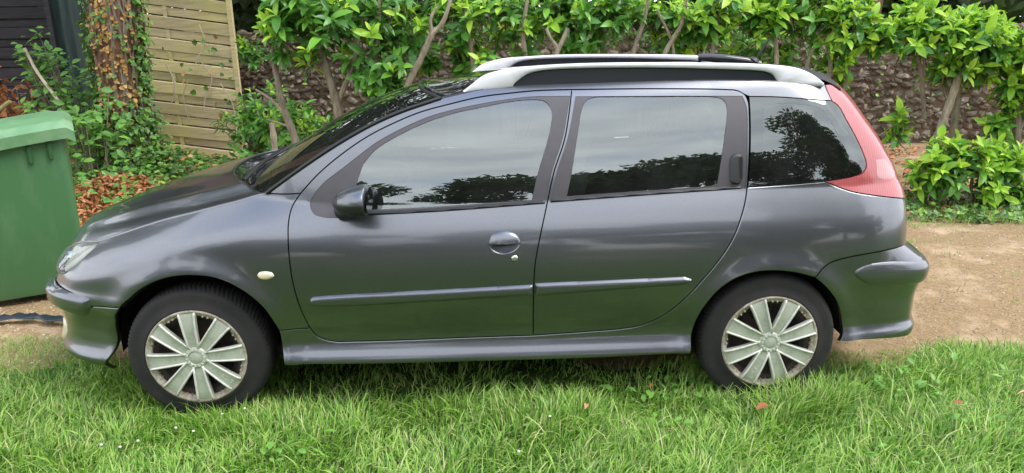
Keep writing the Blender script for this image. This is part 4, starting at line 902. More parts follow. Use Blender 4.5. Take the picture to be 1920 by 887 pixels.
laurel(1.35,HY,'laurel with twisted grey stems rising above the front end of the roof rail',
  [(1.22,HY,1.60,.20,.3,.22),(1.45,HY+.1,1.75,.36,.3,.16),(1.55,HY+.2,1.45,.30,.3,.25),(1.2,HY,1.30,.14,.2,.12)],
  [([(1.12,HY,.6),(1.15,HY,1.2),(1.13,HY,1.45),(1.08,HY,1.75)],.030,.016),([(1.55,HY,.7),(1.62,HY,1.3),(1.60,HY,1.5),(1.64,HY,1.8)],.028,.016)],90,.35,seed=13,nobj=200)
laurel(2.05,HY,'laurel with a pale sawn-off forked stem above the roof rail',
  [(1.95,HY+.2,1.68,.32,.3,.2),(2.35,HY+.15,1.70,.34,.3,.2),(2.15,HY+.3,1.45,.35,.3,.2),(2.2,HY-.1,1.40,.15,.15,.10)],
  [([(1.86,HY-.1,.8),(1.90,HY-.1,1.36),(1.95,HY-.1,1.46),(1.99,HY-.1,1.56)],.030,.018),([(1.91,HY-.1,1.38),(1.83,HY-.1,1.49),(1.80,HY-.1,1.56)],.017,.012),([(2.0,HY,.9),(2.12,HY,1.35),(2.2,HY,1.5)],.018,.012),([(2.55,HY,.9),(2.60,HY,1.36),(2.68,HY,1.6),(2.72,HY,1.85)],.026,.014)],110,.3,seed=17,nobj=230)
laurel(3.0,HY,'laurel with a slanting stem and lime tips behind the rear window of the roofline',
  [(2.85,HY+.2,1.66,.35,.3,.22),(3.25,HY+.15,1.60,.35,.3,.22),(3.05,HY+.3,1.40,.40,.3,.15),(3.4,HY,1.80,.25,.3,.15)],
  [([(2.75,HY,.9),(2.90,HY,1.36),(3.02,HY,1.58),(3.06,HY,1.85)],.028,.016),([(3.35,HY,.8),(3.33,HY,1.4),(3.38,HY,1.8)],.026,.016),([(3.0,HY+.1,.9),(2.95,HY,1.4),(2.8,HY,1.7)],.018,.01)],120,.6,seed=21,nobj=250)
laurel(3.95,HY,'dense bright green laurel above the rear end of the roof rail',
  [(3.75,HY+.05,1.62,.34,.32,.26),(4.15,HY+.0,1.58,.36,.32,.28),(4.0,HY+.1,1.85,.45,.3,.15),(3.7,HY+.2,1.32,.25,.3,.18),(4.05,HY+.1,1.30,.25,.3,.12)],
  [([(3.9,HY,.4),(3.92,HY,1.2),(3.86,HY,1.6)],.03,.018),([(4.15,HY,.6),(4.2,HY,1.2),(4.3,HY,1.5)],.025,.014)],180,.85,seed=25,nobj=300)
laurel(4.55,HY,'bright laurel clump above the tail light with forked bare stems below',
  [(4.55,HY,1.58,.32,.32,.26),(4.80,HY-.05,1.45,.18,.25,.16),(4.6,HY+.1,1.85,.3,.3,.15),(4.50,HY+.1,1.18,.12,.2,.12),(4.62,HY+.3,1.05,.10,.15,.08)],
  [([(4.42,HY,.3),(4.40,HY,.95),(4.42,HY,1.18),(4.36,HY,1.45)],.032,.020),([(4.42,HY,1.10),(4.55,HY,1.30),(4.62,HY,1.5)],.022,.013),([(4.66,HY+.1,.3),(4.62,HY+.1,1.0),(4.68,HY+.1,1.35)],.024,.014)],125,.95,seed=29,nobj=280)
laurel(5.3,2.95,'laurel with a thick pale leaning trunk at the right behind the car',
  [(5.20,2.95,1.50,.40,.32,.22),(5.55,2.95,1.48,.30,.3,.2),(5.10,3.0,1.62,.22,.28,.18),(5.45,3.0,1.18,.22,.25,.12),(5.05,3.0,.74,.10,.12,.10),(5.02,3.0,.60,.08,.1,.06)],
  [([(5.30,2.9,.0),(5.33,2.9,.3),(5.38,2.9,.62),(5.46,2.9,1.0),(5.48,2.9,1.2)],.046,.030),([(5.02,3.0,1.38),(5.16,3.0,1.22),(5.22,3.0,1.0),(5.28,3.0,.72)],.022,.020),([(5.22,3.0,1.02),(5.20,3.0,1.3)],.016,.012)],170,.95,seed=33,nobj=260)
laurel(5.68,3.1,'laurel with two thin upright stems left of the rightmost one',
  [(5.75,3.05,1.34,.26,.3,.28),(5.68,3.1,1.60,.2,.28,.1)],
  [([(5.63,3.1,.0),(5.64,3.1,.5),(5.62,3.1,1.1),(5.62,3.1,1.3)],.040,.030),([(5.62,3.1,.75),(5.50,3.1,1.0),(5.42,3.1,1.1)],.018,.012)],90,.95,seed=37,nobj=200)
laurel(6.02,2.9,'rightmost laurel with a straight trunk and lime green head',
  [(6.05,2.9,1.34,.30,.3,.24),(5.98,2.9,1.02,.16,.2,.16),(6.25,2.9,1.1,.25,.3,.3),(5.95,2.9,.72,.13,.15,.12),(6.12,2.9,.50,.12,.15,.08)],
  [([(6.12,2.9,.0),(6.12,2.9,.45),(6.06,2.9,.85),(6.02,2.9,1.2)],.042,.030),([(6.10,2.9,.6),(6.28,2.9,.95),(6.4,2.9,1.2)],.022,.015)],130,.95,seed=41,nobj=250)
laurel(-1.15,HY+1.5,'dark low shrub filling the gap right of the yellow fence panel',
  [(-1.25,HY+1.5,.55,.42,.4,.45),(-.75,HY+1.3,.45,.40,.4,.35),(-1.35,HY+1.7,1.35,.16,.2,.16)],
  [([(-1.2,HY+1.6,0),(-1.25,HY+1.6,.8)],.02,.012)],190,.08,seed=49,nobj=150,lsize=(.07,.12))
laurel(2.6,HY+.75,'deep shaded laurel growth behind the row, above the middle of the roof',
  [(1.5,HY+.8,1.55,.5,.3,.3),(2.4,HY+.8,1.55,.6,.3,.3),(3.4,HY+.8,1.50,.6,.3,.3),(4.2,HY+.8,1.35,.5,.3,.3)],
  [([(2.4,HY+.8,0),(2.45,HY+.8,1.4)],.03,.02)],300,.10,seed=53,nobj=60,lsize=(.10,.15))
laurel(5.65,2.65,'low bushy young laurel growing at the edge of the gravel behind the car',
  [(5.42,2.65,.42,.32,.26,.25),(5.78,2.60,.30,.32,.22,.26),(5.22,2.65,.28,.20,.18,.18),(5.95,2.55,.10,.2,.2,.18)],
  [([(5.6,2.65,0),(5.58,2.65,.3)],.02,.01)],150,.85,seed=45,nobj=300,group='laurels of the hedge along the wall')
# ---------------------------------------------------------------- rubble wall behind the hedge
def wall_mat(name,stops,bs=.5):
    k=N(name); k.set(rough=.95,spec=.2); c=k.coord(); oi=k.n('ShaderNodeObjectInfo'); at=k.n('ShaderNodeAttribute'); at.attribute_name='tint'
    f=k.math('FRACT',k.math('ADD',at.outputs['Fac'],oi.outputs['Random'])); a=k.ramp(f,stops); nz=k.noise(24,6,c,.7)
    k.l(k.mix(k.ramp(nz,[(.35,(0,0,0)),(.75,(.7,.7,.7))]),a,(.10,.075,.06)),k.b.inputs['Base Color']); k.bump(nz,bs,.02); return k.m
STONEM=wall_mat('flint_stone',[(0,(.13,.10,.07)),(.35,(.19,.155,.115)),(.75,(.26,.215,.165)),(1,(.44,.39,.32))])
MORT=wall_mat('earthy_mortar',[(0,(.15,.115,.08)),(1,(.15,.115,.08))])
wall=empty('stone_wall',(2.5,6.3,0),'rough brown flint rubble wall behind the laurel hedge','wall')
b=MB(); xs=np.linspace(-9,15,60); V=[];
for x in xs:
    t=1.50+.04*math.sin(x*1.3)+.03*math.sin(x*3.1); V+=[(x,6.12,-.1),(x,6.12,t),(x,6.5,t+.02),(x,6.5,-.1)]
b.add(V,grid_faces(60,4)); b.build('wall_core',MORT,wall)
def stone_t(seed):
    r=np.random.default_rng(seed); n=10; V=[];F=[]
    for j,(sc,y) in enumerate(((1,0),(.86,-.5),(.45,-.8))):
        for i in range(n):
            a=2*math.pi*i/n; rr=sc*(1+.16*r.normal()) ; ca,sa=math.cos(a),math.sin(a); q=(abs(ca)**3+abs(sa)**3)**(-1/3)
            V.append((rr*ca*q*.5,y*.10*(1+.3*r.normal()),rr*sa*q*.5))
    for j in range(2):
        for i in range(n): F.append((j*n+i,j*n+(i+1)%n,(j+1)*n+(i+1)%n)); F.append((j*n+i,(j+1)*n+(i+1)%n,(j+1)*n+i))
    V.append((0,-.09,0)); F+=[(2*n+i,2*n+(i+1)%n,3*n) for i in range(n)]
    return np.array(V),F
ST=[stone_t(s) for s in range(6)]; SD=[mesh('stone',v,f,True,None,35) for v,f in ST]
for me in SD: me.materials.append(STONEM)
stones=[];z=.02
while z<1.44:
    h=RNG.uniform(.055,.12); x=-4.+RNG.uniform(0,.1)
    while x<9.5:
        w_=RNG.uniform(.06,.22); stones.append((x+w_/2,6.122,z+h/2+.016*RNG.normal(),w_*RNG.uniform(.75,1.0),.25+RNG.random()*.5,h*RNG.uniform(.7,1.05),RNG.normal()*.22)); x+=w_
    z+=h
def stone_rank(s):
    x,z=s[0],s[2]; 
    if 6.0<x<8.6 and z>.35: return 0
    if -2.2<x<-.6 and z>.4: return 1
    if .6<x<1.7: return 2
    return 3+RNG.random()
stones.sort(key=stone_rank)
for i,s in enumerate(stones[:300]):
    o=bpy.data.objects.new('stone',SD[i%6]); COL.objects.link(o); o.parent=wall; o.location=(s[0]-2.5,s[1]-6.3,s[2]); o.scale=(s[3],s[4],s[5]); o.rotation_euler=(0,s[6],0)
rest=stones[300:]; n=len(rest)
for k3 in range(3):
    R3=rest[k3::3]; M3=np.zeros((len(R3),3,3)); 
    for i,s in enumerate(R3): M3[i]=np.array(Matrix.Rotation(s[6],3,'Y'))@np.diag([s[3],s[4],s[5]])
    joined('stonework',ST[k3][0],ST[k3][1],M3,np.array([s[:3] for s in R3]),STONEM,RNG.random(len(R3)),wall)
n=3000; rw=np.random.default_rng(77); x=rw.uniform(-3.,9.5,n); z=rw.random(n)*1.5; y=6.02-.03*rw.random(n)
keepw=rw.random(n)<np.where(x<1.8,.9,.35); cw_=np.stack([x,y,z],1)[keepw]; cn_=len(cw_)
def _late_creeper():
    n=cn_
    d=rw.normal(size=(n,3))*np.array([1,.3,1])+np.array([0,-.2,-.3]); u=np.tile(np.array([0,-1.,.3]),(n,1))+.4*rw.normal(size=(n,3)); h=n//5
    a=joined('dead_wall_creeper',IT,IF,frames(d[h:],u[h:])*rw.uniform(.03,.07,n-h)[:,None,None],cw_[h:],LF_GREY,rw.random(n-h),None,False)
    joined('wall_creeper',IT,IF,frames(d[:h],u[:h])*rw.uniform(.03,.07,h)[:,None,None],cw_[:h],LF_IVY,rw.random(h),None,False)
# dark trees beyond the wall
def cloud_leaves(name,blobs,n,size,mat,rng,parent=None,kind='stuff'):
    pr=np.array([b[3]*b[4]*b[5] for b in blobs])**.75; pr/=pr.sum(); idx=rng.choice(len(blobs),n,p=pr); B=np.array(blobs)[idx]
    v=rng.normal(size=(n,3)); v/=np.linalg.norm(v,axis=1,keepdims=True); pos=B[:,:3]+v*B[:,3:6]*(rng.random((n,1))**.35)
    pos[:,2]=np.maximum(pos[:,2],.1)
    T,F=leaf_template(1,.5,.1,.2,2); return joined(name,T,F,frames(rng.normal(size=(n,3))+v*.5,rng.normal(size=(n,3)))*(rng.uniform(*size,n))[:,None,None],pos,mat,rng.random(n),parent,True,kind)
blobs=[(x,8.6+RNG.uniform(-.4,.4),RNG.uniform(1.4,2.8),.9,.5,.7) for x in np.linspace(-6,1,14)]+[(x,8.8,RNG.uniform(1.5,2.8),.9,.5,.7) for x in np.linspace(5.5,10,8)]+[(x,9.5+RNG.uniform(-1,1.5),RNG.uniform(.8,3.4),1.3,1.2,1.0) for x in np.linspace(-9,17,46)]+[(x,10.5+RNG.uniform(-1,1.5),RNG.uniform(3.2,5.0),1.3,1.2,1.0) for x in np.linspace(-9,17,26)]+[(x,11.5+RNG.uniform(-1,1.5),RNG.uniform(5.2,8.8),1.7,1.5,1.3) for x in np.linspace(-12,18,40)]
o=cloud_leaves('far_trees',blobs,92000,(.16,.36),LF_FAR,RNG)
t=empty('dark_tree',(6.75,7.2,0),'dark tree trunk rising behind the gap in the laurels at the top right','tree'); b=MB(); b.tube([(6.72,7.2,-.05),(6.70,7.2,1.2),(6.78,7.2,2.2),(6.9,7.3,4.5)],[.26,.21,.19,.12],14); b.build('trunk',TRUNKM,t,True)
cloud_leaves('crown',[(6.9,7.3,4.6,1.6,1.4,1.1),(6.2,7.4,4.0,1,1,.7),(7.8,7.5,4.2,1,1,.7)],5000,(.14,.28),LF_FAR,RNG,t)
# ---------------------------------------------------------------- woven fence panels
def fence_panel(label,x0,x1,y,z0,z1,shear,mat,nsl,seed,yaw=0.):
    r=random.Random(seed); root=empty('fence_panel',((x0+x1)/2,y,0),label,'fence')
    cx=(x0+x1)/2; W_=x1-x0; h=(z1-z0)/nsl
    def bd(name,xa,xb,za,zb_,ya,th,sag=0):
        n=9; V=[]
        for i in range(n):
            t=i/(n-1); x=xa+(xb-xa)*t; dz=-shear*(x-x0)
            wy=ya+ (.006*math.sin(t*9+seed+za*7))
            for (yy,zz) in((0,za),(-th*.6,za+.004),(-th,zb_-.01),(0,zb_)):
                V.append((x,wy+yy,zz+dz+sag*math.sin(math.pi*t)))
        F=[(i*4+j,i*4+(j+1)%4,(i+1)*4+(j+1)%4,(i+1)*4+j) for i in range(n-1) for j in range(4)]+[(0,1,2,3)[::-1],tuple((n-1)*4+j for j in range(4))]
        o=link(name,mesh(name,V,F,False),mat,root)
    for i in range(nsl):
        f=i%2==0; za=z0+.02+i*h
        bd('slat',x0+.02,x1-.02,za+(-.008 if f else .016),za+h+(.004 if f else -.014),y-(.034 if f else .004),.012,r.uniform(-.006,.006))
    for xa in (x0,x0+W_*.5-.022,x1-.05): 
        b=MB(); th=.06 if xa in(x0,) or xa==x1-.05 else .014; w_=.055 if th>.03 else .045
        zz=-shear*(xa-x0); b.box((xa+w_/2,y-(.030 if th>.03 else .024),(z0+z1)/2+zz),(w_,th,z1-z0+.03)); b.build('batten' if th<.03 else 'frame_post',mat,root,bevel=.003)
    for zz in(z0,z1-.0):
        b=MB(); b.box((cx,y-.0,zz-shear*W_/2),(W_-.12,.03,.045),Matrix.Rotation(math.atan(shear),3,'Y')); b.build('rail',mat,root)
    return root
fence_panel('sagging woven fence panel of yellowed weathered slats behind the ivy trunk',-3.20,-1.66,5.5,.16,2.17,.135,FENCEM,16,2)
fence_panel('dark stained woven fence panel in the top left corner',-5.75,-3.93,6.1,.25,2.3,.0,FENCED,17,5)
k=N('dark_green_sheet'); k.set(color=(.012,.035,.032),rough=.5); k.l(k.ramp(k.noise(3,6,k.coord('Object',(12,1,1))),[(.4,(.010,.028,.026)),(.7,(.028,.062,.058))]),k.b.inputs['Base Color'])
o=empty('metal_sheet',(-3.55,5.9,0),'dark green metal sheet between the dark fence and the ivy trunk','sheet')
b=MB(); V=[]
for i in range(41):
    x=-3.94+.9*i/40; V+=[(x,5.9+.012*math.sin(i*.8),.1),(x,5.9+.012*math.sin(i*.8),2.2),(x,5.93+.012*math.sin(i*.8),2.2),(x,5.93+.012*math.sin(i*.8),.1)]
b.add(V,grid_faces(41,4)); b.build('sheet_face',k.m,o,True,30)
b=MB(); b.box((-3.95,5.86,1.1),(.06,.06,2.3)); b.build('edge_post',FENCED,o)
# ---------------------------------------------------------------- ivy covered trunk
tree=empty('ivy_covered_tree',(-2.5,4.55,0),'thick brown tree trunk climbed by ivy between the bin and the yellow fence','tree')
def trunk_r(z): return .235+.20*np.exp(-z/.28)+.02*np.sin(z*5)
n=36; zs=np.linspace(-.1,4.0,60); V=[]
for z in zs:
    for j in range(n):
        a=2*math.pi*j/n; rr=float(trunk_r(z))*(1+.05*math.sin(a*5+z)+.03*math.sin(a*11-z*3)); V.append((-2.66+.06*z+rr*math.cos(a),4.55+rr*math.sin(a),z))
V=np.array(V); me=mesh('trunk',V,[(i*n+j,i*n+(j+1)%n,(i+1)*n+(j+1)%n,(i+1)*n+j) for i in range(59) for j in range(n)],True); link('trunk',me,TRUNKM,tree)
cloud_leaves('crown',[(-2.2,4.9,5.2,1.6,1.2,.7),(-.9,4.6,5.3,1.4,1.0,.7),(-2.0,3.6,6.1,1.4,.8,.8),(-.4,3.8,6.3,1.4,.8,.8),(.8,4.2,6.0,1.2,.8,.8),(-2.2,5,6.6,2.0,1.4,.9)],13000,(.13,.24),LF_OLD,RNG,tree)
for pts in ([(-2.4,4.55,3.2),(-1.6,4.4,4.2),(-.6,4.2,4.9)],[(-2.4,4.55,3.4),(-3.3,4.4,4.3),(-3.9,4.3,4.8)],[(-2.4,4.55,3.6),(-2.2,4.0,4.8),(-2.0,3.4,5.6)],[(-1.6,4.4,4.2),(-.3,4.3,4.9),(.6,4.4,5.1)]):
    MB().tube(pts,[.12,.08,.03],8).build('limb',TRUNKM,tree,True)
ivy=empty('ivy',(-2.5,4.3,0),'ivy climbing the trunk and spreading over the ground at its foot','ivy')
def ivy_t():
    V=[(0,0,0),(.15,-.42,.05),(.42,-.30,.06),(.62,-.36,.03),(1,0,-.12),(.62,.36,.03),(.42,.30,.06),(.15,.42,.05)]; return np.array(V),[(0,1,2,3),(0,3,4,4)][:1]+[(0,3,4,5),(0,5,6,7)]
IT,IF=ivy_t(); IVM={}
for nm,mt in(('g',LF_IVY),('t',LF_IVYT),('l',LF_BR)):
    me=mesh('leaf',IT,IF,False); me.materials.append(mt); IVM[nm]=me
def scatter_leaves(root,pos,dirs,ups,size,kinds,nobj,rng,name='foliage',mats=None,rank=None,T=None,F=None,meshes=None):
    T=IT if T is None else T; F=IF if F is None else F; meshes=meshes or IVM; mats=mats or {'g':LF_IVY,'t':LF_IVYT,'l':LF_BR}
    Fm=frames(dirs,ups); order=np.argsort(rank if rank is not None else rng.random(len(pos)))[:nobj]; iso=np.zeros(len(pos),bool); iso[order]=True; base=np.array(root.location)
    for i in order:
        o=bpy.data.objects.new('leaf',meshes[kinds[i]]); COL.objects.link(o); o.parent=root; m=Matrix([list(r)+[0] for r in Fm[i]*size[i]]+[[0,0,0,1]]); m.translation=Vector(pos[i]-base); o.matrix_local=m
    for kd,mt in mats.items():
        sel=np.array([i for i in range(len(pos)) if not iso[i] and kinds[i]==kd])
        if len(sel)>2: joined(name,T,F,Fm[sel]*size[sel][:,None,None],pos[sel],mt,rng.random(len(sel)),root,False)
_late_creeper()
rng=np.random.default_rng(11)
n=2600; z=rng.random(n)**1.4*2.1; a=rng.uniform(math.pi*.95,math.pi*2.05,n)
front=np.abs(a-1.5*math.pi)          # thick at the two edges of the trunk and at its foot, thin in the middle
keep=rng.random(n)<np.where(z<.85,.95,np.where(front>1.0,.95,.16)); z,a=z[keep],a[keep]; n=len(z)
rr=trunk_r(z)+rng.uniform(.0,.09,n)*(1+.6*(z<.8)); nrm=np.stack([np.cos(a),np.sin(a),np.zeros(n)],1)
pos=np.stack([-2.66+.06*z+rr*np.cos(a),4.55+rr*np.sin(a),z],1)
dirs=nrm*.45+rng.normal(size=(n,3))*.45+np.array([0,0,-.55]); ups=nrm+np.array([0,0,.5])
kinds=np.where((np.abs(a-1.5*math.pi)<.9)&(z>.75)&(rng.random(n)<.34),'t',np.where(rng.random(n)<.36,'l','g'))
scatter_leaves(ivy,pos,dirs,ups,rng.uniform(.035,.075,n)*np.where(kinds=='t',.62,1),kinds,260,rng)
# tan dead leaves caught on the bark
n=420; z=rng.uniform(.35,2.05,n); a=rng.normal(1.5*math.pi,.62,n); rr=trunk_r(z)+rng.uniform(0,.035,n); nrm=np.stack([np.cos(a),np.sin(a),0*a],1)
pos=np.stack([-2.66+.06*z+rr*np.cos(a),4.55+rr*np.sin(a),z],1)
scatter_leaves(ivy,pos,nrm*.3+rng.normal(size=(n,3))*.5+np.array([0,0,-.4]),nrm+.2*rng.normal(size=(n,3)),rng.uniform(.03,.065,n),np.array(['t']*n),40,rng)
# ground ivy round the foot
n=3000; x=rng.normal(-2.35,.62,n); y=rng.uniform(2.9,5.0,n)-.1*np.abs(x+2.4); keep=(x>-3.6)&(x<-1.0)&~((x>-2.75)&(y<4.0)&(rng.random(n)<.80)); x,y=x[keep],y[keep]; n=len(x)
zz=.04+.35*np.exp(-((x+2.5)**2+(y-4.4)**2)/.35)*rng.random(n)+rng.random(n)*.10+terr(x,y)
scatter_leaves(ivy,np.stack([x,y,zz],1),rng.normal(size=(n,3))*np.array([1,1,.3]),np.array([0,-.4,1])+.4*rng.normal(size=(n,3)),rng.uniform(.04,.08,n),np.where(rng.random(n)<.5,'l',np.where(rng.random(n)<.15,'t','g')),0,rng)
b=MB()
for q in range(14):
    a0=rng.uniform(3.6,5.8); P0=[]
    for z in np.linspace(.1,2.1,14):
        a0+=rng.normal()*.10; r_i=float(trunk_r(z))+.008; P0.append((-2.66+.06*z+r_i*math.cos(a0),4.55+r_i*math.sin(a0),z))
    b.tube(P0,rng.uniform(.006,.014),5,False)
b.build('vine',BARK,ivy,True)['kind']='stuff'
vi=empty('dry_vine',(-2.1,5.35,0),'dry tan creeper stems hanging over the yellow fence panel','vine')
for i,pts in enumerate(([(-2.02,5.38,1.62),(-1.98,5.38,1.40),(-2.10,5.38,1.22),(-2.13,5.38,1.05)],[(-1.86,5.38,.95),(-1.75,5.38,.72),(-1.73,5.38,.45),(-1.74,5.38,.16),(-1.66,5.36,.0)],[(-2.26,4.9,1.2),(-2.20,4.9,.98),(-2.26,4.9,.78)],[(-2.22,5.36,1.0),(-2.3,5.36,.8),(-2.27,5.36,.5)],[(-2.05,5.38,1.2),(-1.95,5.38,1.0),(-2.05,5.38,.8),(-2.1,5.38,.6)])):
    b=MB(); b.tube([tuple(p) for p in cat_curve(pts,.04)],.007,5); b.build('stem',STICKM,vi,True)
n=26; pos=np.stack([rng.normal(-2.02,.14,n),np.full(n,5.36),rng.uniform(.5,1.5,n)],1)
scatter_leaves(vi,pos,rng.normal(size=(n,3))+np.array([0,-.3,-.5]),np.tile(np.array([0,-1.,.3]),(n,1))+.3*rng.normal(size=(n,3)),rng.uniform(.045,.09,n),np.where(rng.random(n)<.25,'t','g'),26,rng)
# small shrub in front of the dark fence, with a pale stick
bush=empty('bramble_bush',(-3.45,4.85,0),'small leafy green bush in front of the dark fence at the left','bush')
b=MB()
T2,F2=leaf_template(1,.55,.12,.2,3); BM_={}
me=mesh('leaf',T2,F2,True); me.materials.append(LF_BR); BM_['l']=me
pp=[];
for q in range(60):
    c=rng.normal(size=3)*np.array([.26,.18,.22])+np.array([-3.36,4.85,.86])
    if q<12: c=np.array([-3.48,4.75,1.25])+rng.normal(size=3)*np.array([.09,.08,.12])
    b.tube([(-3.35,4.9,.1),tuple((np.array([-3.35,4.9,.1])+c)/2+rng.normal(size=3)*.06),tuple(c)],[.008,.005,.003],4,False)
    for j in range(7): pp.append((c+rng.normal(size=3)*.05,))
b.build('twigs',BARK,bush)['kind']='stuff'
pos=np.array([p[0] for p in pp]); n=len(pos)
scatter_leaves(bush,pos,rng.normal(size=(n,3))*np.array([1,.7,.4])+np.array([0,-.3,0]),np.array([0,-.5,1])+.3*rng.normal(size=(n,3)),rng.uniform(.07,.12,n),np.array(['l']*n),200,rng,T=T2,F=F2,meshes=BM_,mats={'l':LF_BR})
o=MB().tube([tuple(p) for p in cat_curve([(-3.60,4.62,1.40),(-3.50,4.60,1.15),(-3.30,4.55,.84)],.05)],[.014]*12 if False else .016,8).build('stick',STICKM,None,True); tag(o,'pale bare stick leaning through the small bush','stick')
lowb=empty('low_shrub',(-2.75,3.9,0),'low light green shrub spreading over the ivy just behind the bin lid','shrub')
n=420; pos=np.array([-2.86,4.0,.58])+rng.normal(size=(n,3))*np.array([.24,.2,.15]); pos[:,2]=np.maximum(pos[:,2],.12)
b=MB()
for q in range(26): b.tube([(-2.86+rng.normal()*.1,4.05,.0),tuple(pos[q*9])],[.008,.003],4,False)
b.build('twigs',BARK,lowb)['kind']='stuff'
scatter_leaves(lowb,pos,rng.normal(size=(n,3))*np.array([1,.7,.4]),np.array([0,-.4,1])+.35*rng.normal(size=(n,3)),rng.uniform(.07,.12,n),np.array(['l']*n),180,rng,T=T2,F=F2,meshes=BM_,mats={'l':LF_BR},rank=pos[:,1])
# brown leaf pile
DT,DF=leaf_template(1,.34,.45,.40,4); 
n=2100; x=rng.normal(-2.42,.34,n); y=rng.normal(3.45,.55,n); h=.24*np.exp(-((x+2.40)**2/.22+(y-3.5)**2/.5)); zz=np.maximum(.01,h*rng.random(n)**.3)+terr(x,y)
pile=joined('leaf_litter',DT,DF,frames(rng.normal(size=(n,3))*np.array([1,1,.45]),np.array([0,-.3,1])+.6*rng.normal(size=(n,3)))*rng.uniform(.05,.105,n)[:,None,None],np.stack([x,y,zz],1),LF_DEAD,rng.random(n),None,True); pile['label']='heap of dry orange brown laurel leaves between the bin and the bonnet'
n=240; x=rng.normal(-2.2,.42,n); y=rng.normal(3.3,.5,n); zz=.04+.24*np.exp(-((x+2.40)**2/.22+(y-3.5)**2/.5))+.03*rng.random(n)
joined('low_ground_ivy',IT,IF,frames(rng.normal(size=(n,3))*np.array([1,1,.4]),np.array([0,-.3,1])+.5*rng.normal(size=(n,3)))*rng.uniform(.04,.075,n)[:,None,None],np.stack([x,y,zz],1),LF_BR,rng.random(n),None,False)
n=2600; x=rng.uniform(-3.9,8.0,n); y=rng.uniform(2.3,5.8,n); m=rng.random(n)<.3; x[m]=rng.uniform(-4.3,-2.9,m.sum()); y[m]=rng.uniform(3.8,5.2,m.sum()); zz=terr(x,y)+.01+.02*rng.random(n)
joined('fallen_leaves',DT,DF,frames(rng.normal(size=(n,3))*np.array([1,1,.2]),np.array([0,0,1])+.3*rng.normal(size=(n,3)))*rng.uniform(.06,.12,n)[:,None,None],np.stack([x,y,zz],1),LF_DEAD,rng.random(n),None,True)
# brown bracken and stub at the far left
n=260; pos=np.array([-4.05,4.9,.75])+rng.normal(size=(n,3))*np.array([.17,.15,.16])
o=empty('dead_fern',(-4.05,4.9,0),'clump of dead rust brown fern against the dark fence','fern')
joined('frond',T2,F2,frames(rng.normal(size=(n,3)),np.array([0,0,1])+.5*rng.normal(size=(n,3)))*rng.uniform(.06,.12,n)[:,None,None],pos,LF_DEAD,rng.random(n)*.5,o)
b=MB(); 
for q in range(16): b.tube([(-4.0+rng.normal()*.06,4.95,.0),tuple(pos[q*11])],[.01,.004],4,False)
b.build('stalk',BARK,o)['kind']='stuff'
o=MB().tube([(-4.08,4.5,.62),(-3.90,4.5,.78),(-3.78,4.5,.86)],.022,8).build('branch_stub',wood('yellowed_branch',(.20,.17,.08),(.36,.32,.15)),None,True); tag(o,'short yellowish sawn branch at the left edge above the bin','branch')
# ---------------------------------------------------------------- wheelie bin
k=N('green_bin_plastic'); k.set(rough=.42,spec=.5); c=k.coord(); sc=k.noise(7,8,k.coord('Object',(1,1,.35)),.7)
k.l(k.mix(k.ramp(sc,[(.5,(0,0,0)),(.8,(.35,.35,.35))]),(.066,.175,.072),(.19,.30,.18)),k.b.inputs['Base Color']); k.bump(k.noise(60,3,c),.06,.004); BINM=k.m
k=N('green_bin_lid'); k.set(rough=.36,spec=.5); k.l(k.mix(k.ramp(k.noise(6,8,k.coord(),.7),[(.45,(0,0,0)),(.75,(.6,.6,.6))]),(.12,.26,.12),(.30,.42,.26)),k.b.inputs['Base Color']); BINL=k.m
binr=empty('wheelie_bin',(-1.95,1.1,0),'large green wheelie bin standing at the left in front of the car','bin')
# local frame: lx runs from the far right corner back towards the hinge side, ly away from the camera
BA=np.array([-1.28,.86]); BU=np.array([-.875,-.485]); BV=np.array([-.485,.875])
def bw(lx,ly,z): p_=BA+BU*lx+BV*ly; return (p_[0],p_[1],z*1.022)
def bin_ring(z,x0,x1,y0,y1,zr=0,r=.05,n=6):
    P_=[]
    for cx_,cy_,a0 in((x1-r,y0+r,-90),(x1-r,y1-r,0),(x0+r,y1-r,90),(x0+r,y0+r,180)):
        for i in range(n): a=math.radians(a0+90*i/(n-1)); x=cx_+r*math.cos(a); P_.append(bw(x,cy_+r*math.sin(a),z-zr*x))
    return P_
rings=[bin_ring(.02,.03,.62,.05,.50,0),bin_ring(.07,.015,.635,.035,.51,0),bin_ring(.55,.008,.69,.012,.56,0),bin_ring(.955,.0,.73,0,.58,.17),bin_ring(.97,-.01,.74,-.014,.595,.17),bin_ring(1.01,-.01,.74,-.014,.595,.17)]
m=len(rings[0]); V=[p for r in rings for p in r]; F=[(i*m+j,(i+1)*m+j,(i+1)*m+(j+1)%m,i*m+(j+1)%m) for i in range(len(rings)-1) for j in range(m)]+[tuple(range(m))]
link('bin_body',mesh('bin_body',V,F,True,None,40),BINM,binr)
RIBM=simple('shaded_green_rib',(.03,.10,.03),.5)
for lx in(.085,.19,.50,.60):
    b=MB(); V=[bw(lx+dx,dy,z-.17*lx) for dx in(0,.022) for dy in(-.020,.01) for z in(.86,.965)]
    b.add(V,[(0,1,3,2),(4,6,7,5),(0,4,5,1),(2,3,7,6),(0,2,6,4),(1,5,7,3)]); b.build('rib',RIBM,binr,bevel=.004)
V=[];xs_=np.linspace(-.045,.80,22); ys_=np.linspace(-.045,.63,18)
for x in xs_:
    for y in ys_:
        t=(x-.378)/.4225; uu=(y-.2925)/.3375; ed_=max(0,(abs(t)-.88)/.12)**2*.030+max(0,(abs(uu)-.86)/.14)**2*.030
        V.append(bw(x,y,1.055-.15*x+.030*(1-uu*uu)+.014*(1-t*t)-ed_+.010*(abs(uu)<.62)*(abs(t)<.80)))
n_=len(ys_); F=[(i*n_+j,i*n_+j+1,(i+1)*n_+j+1,(i+1)*n_+j) for i in range(21) for j in range(n_-1)]
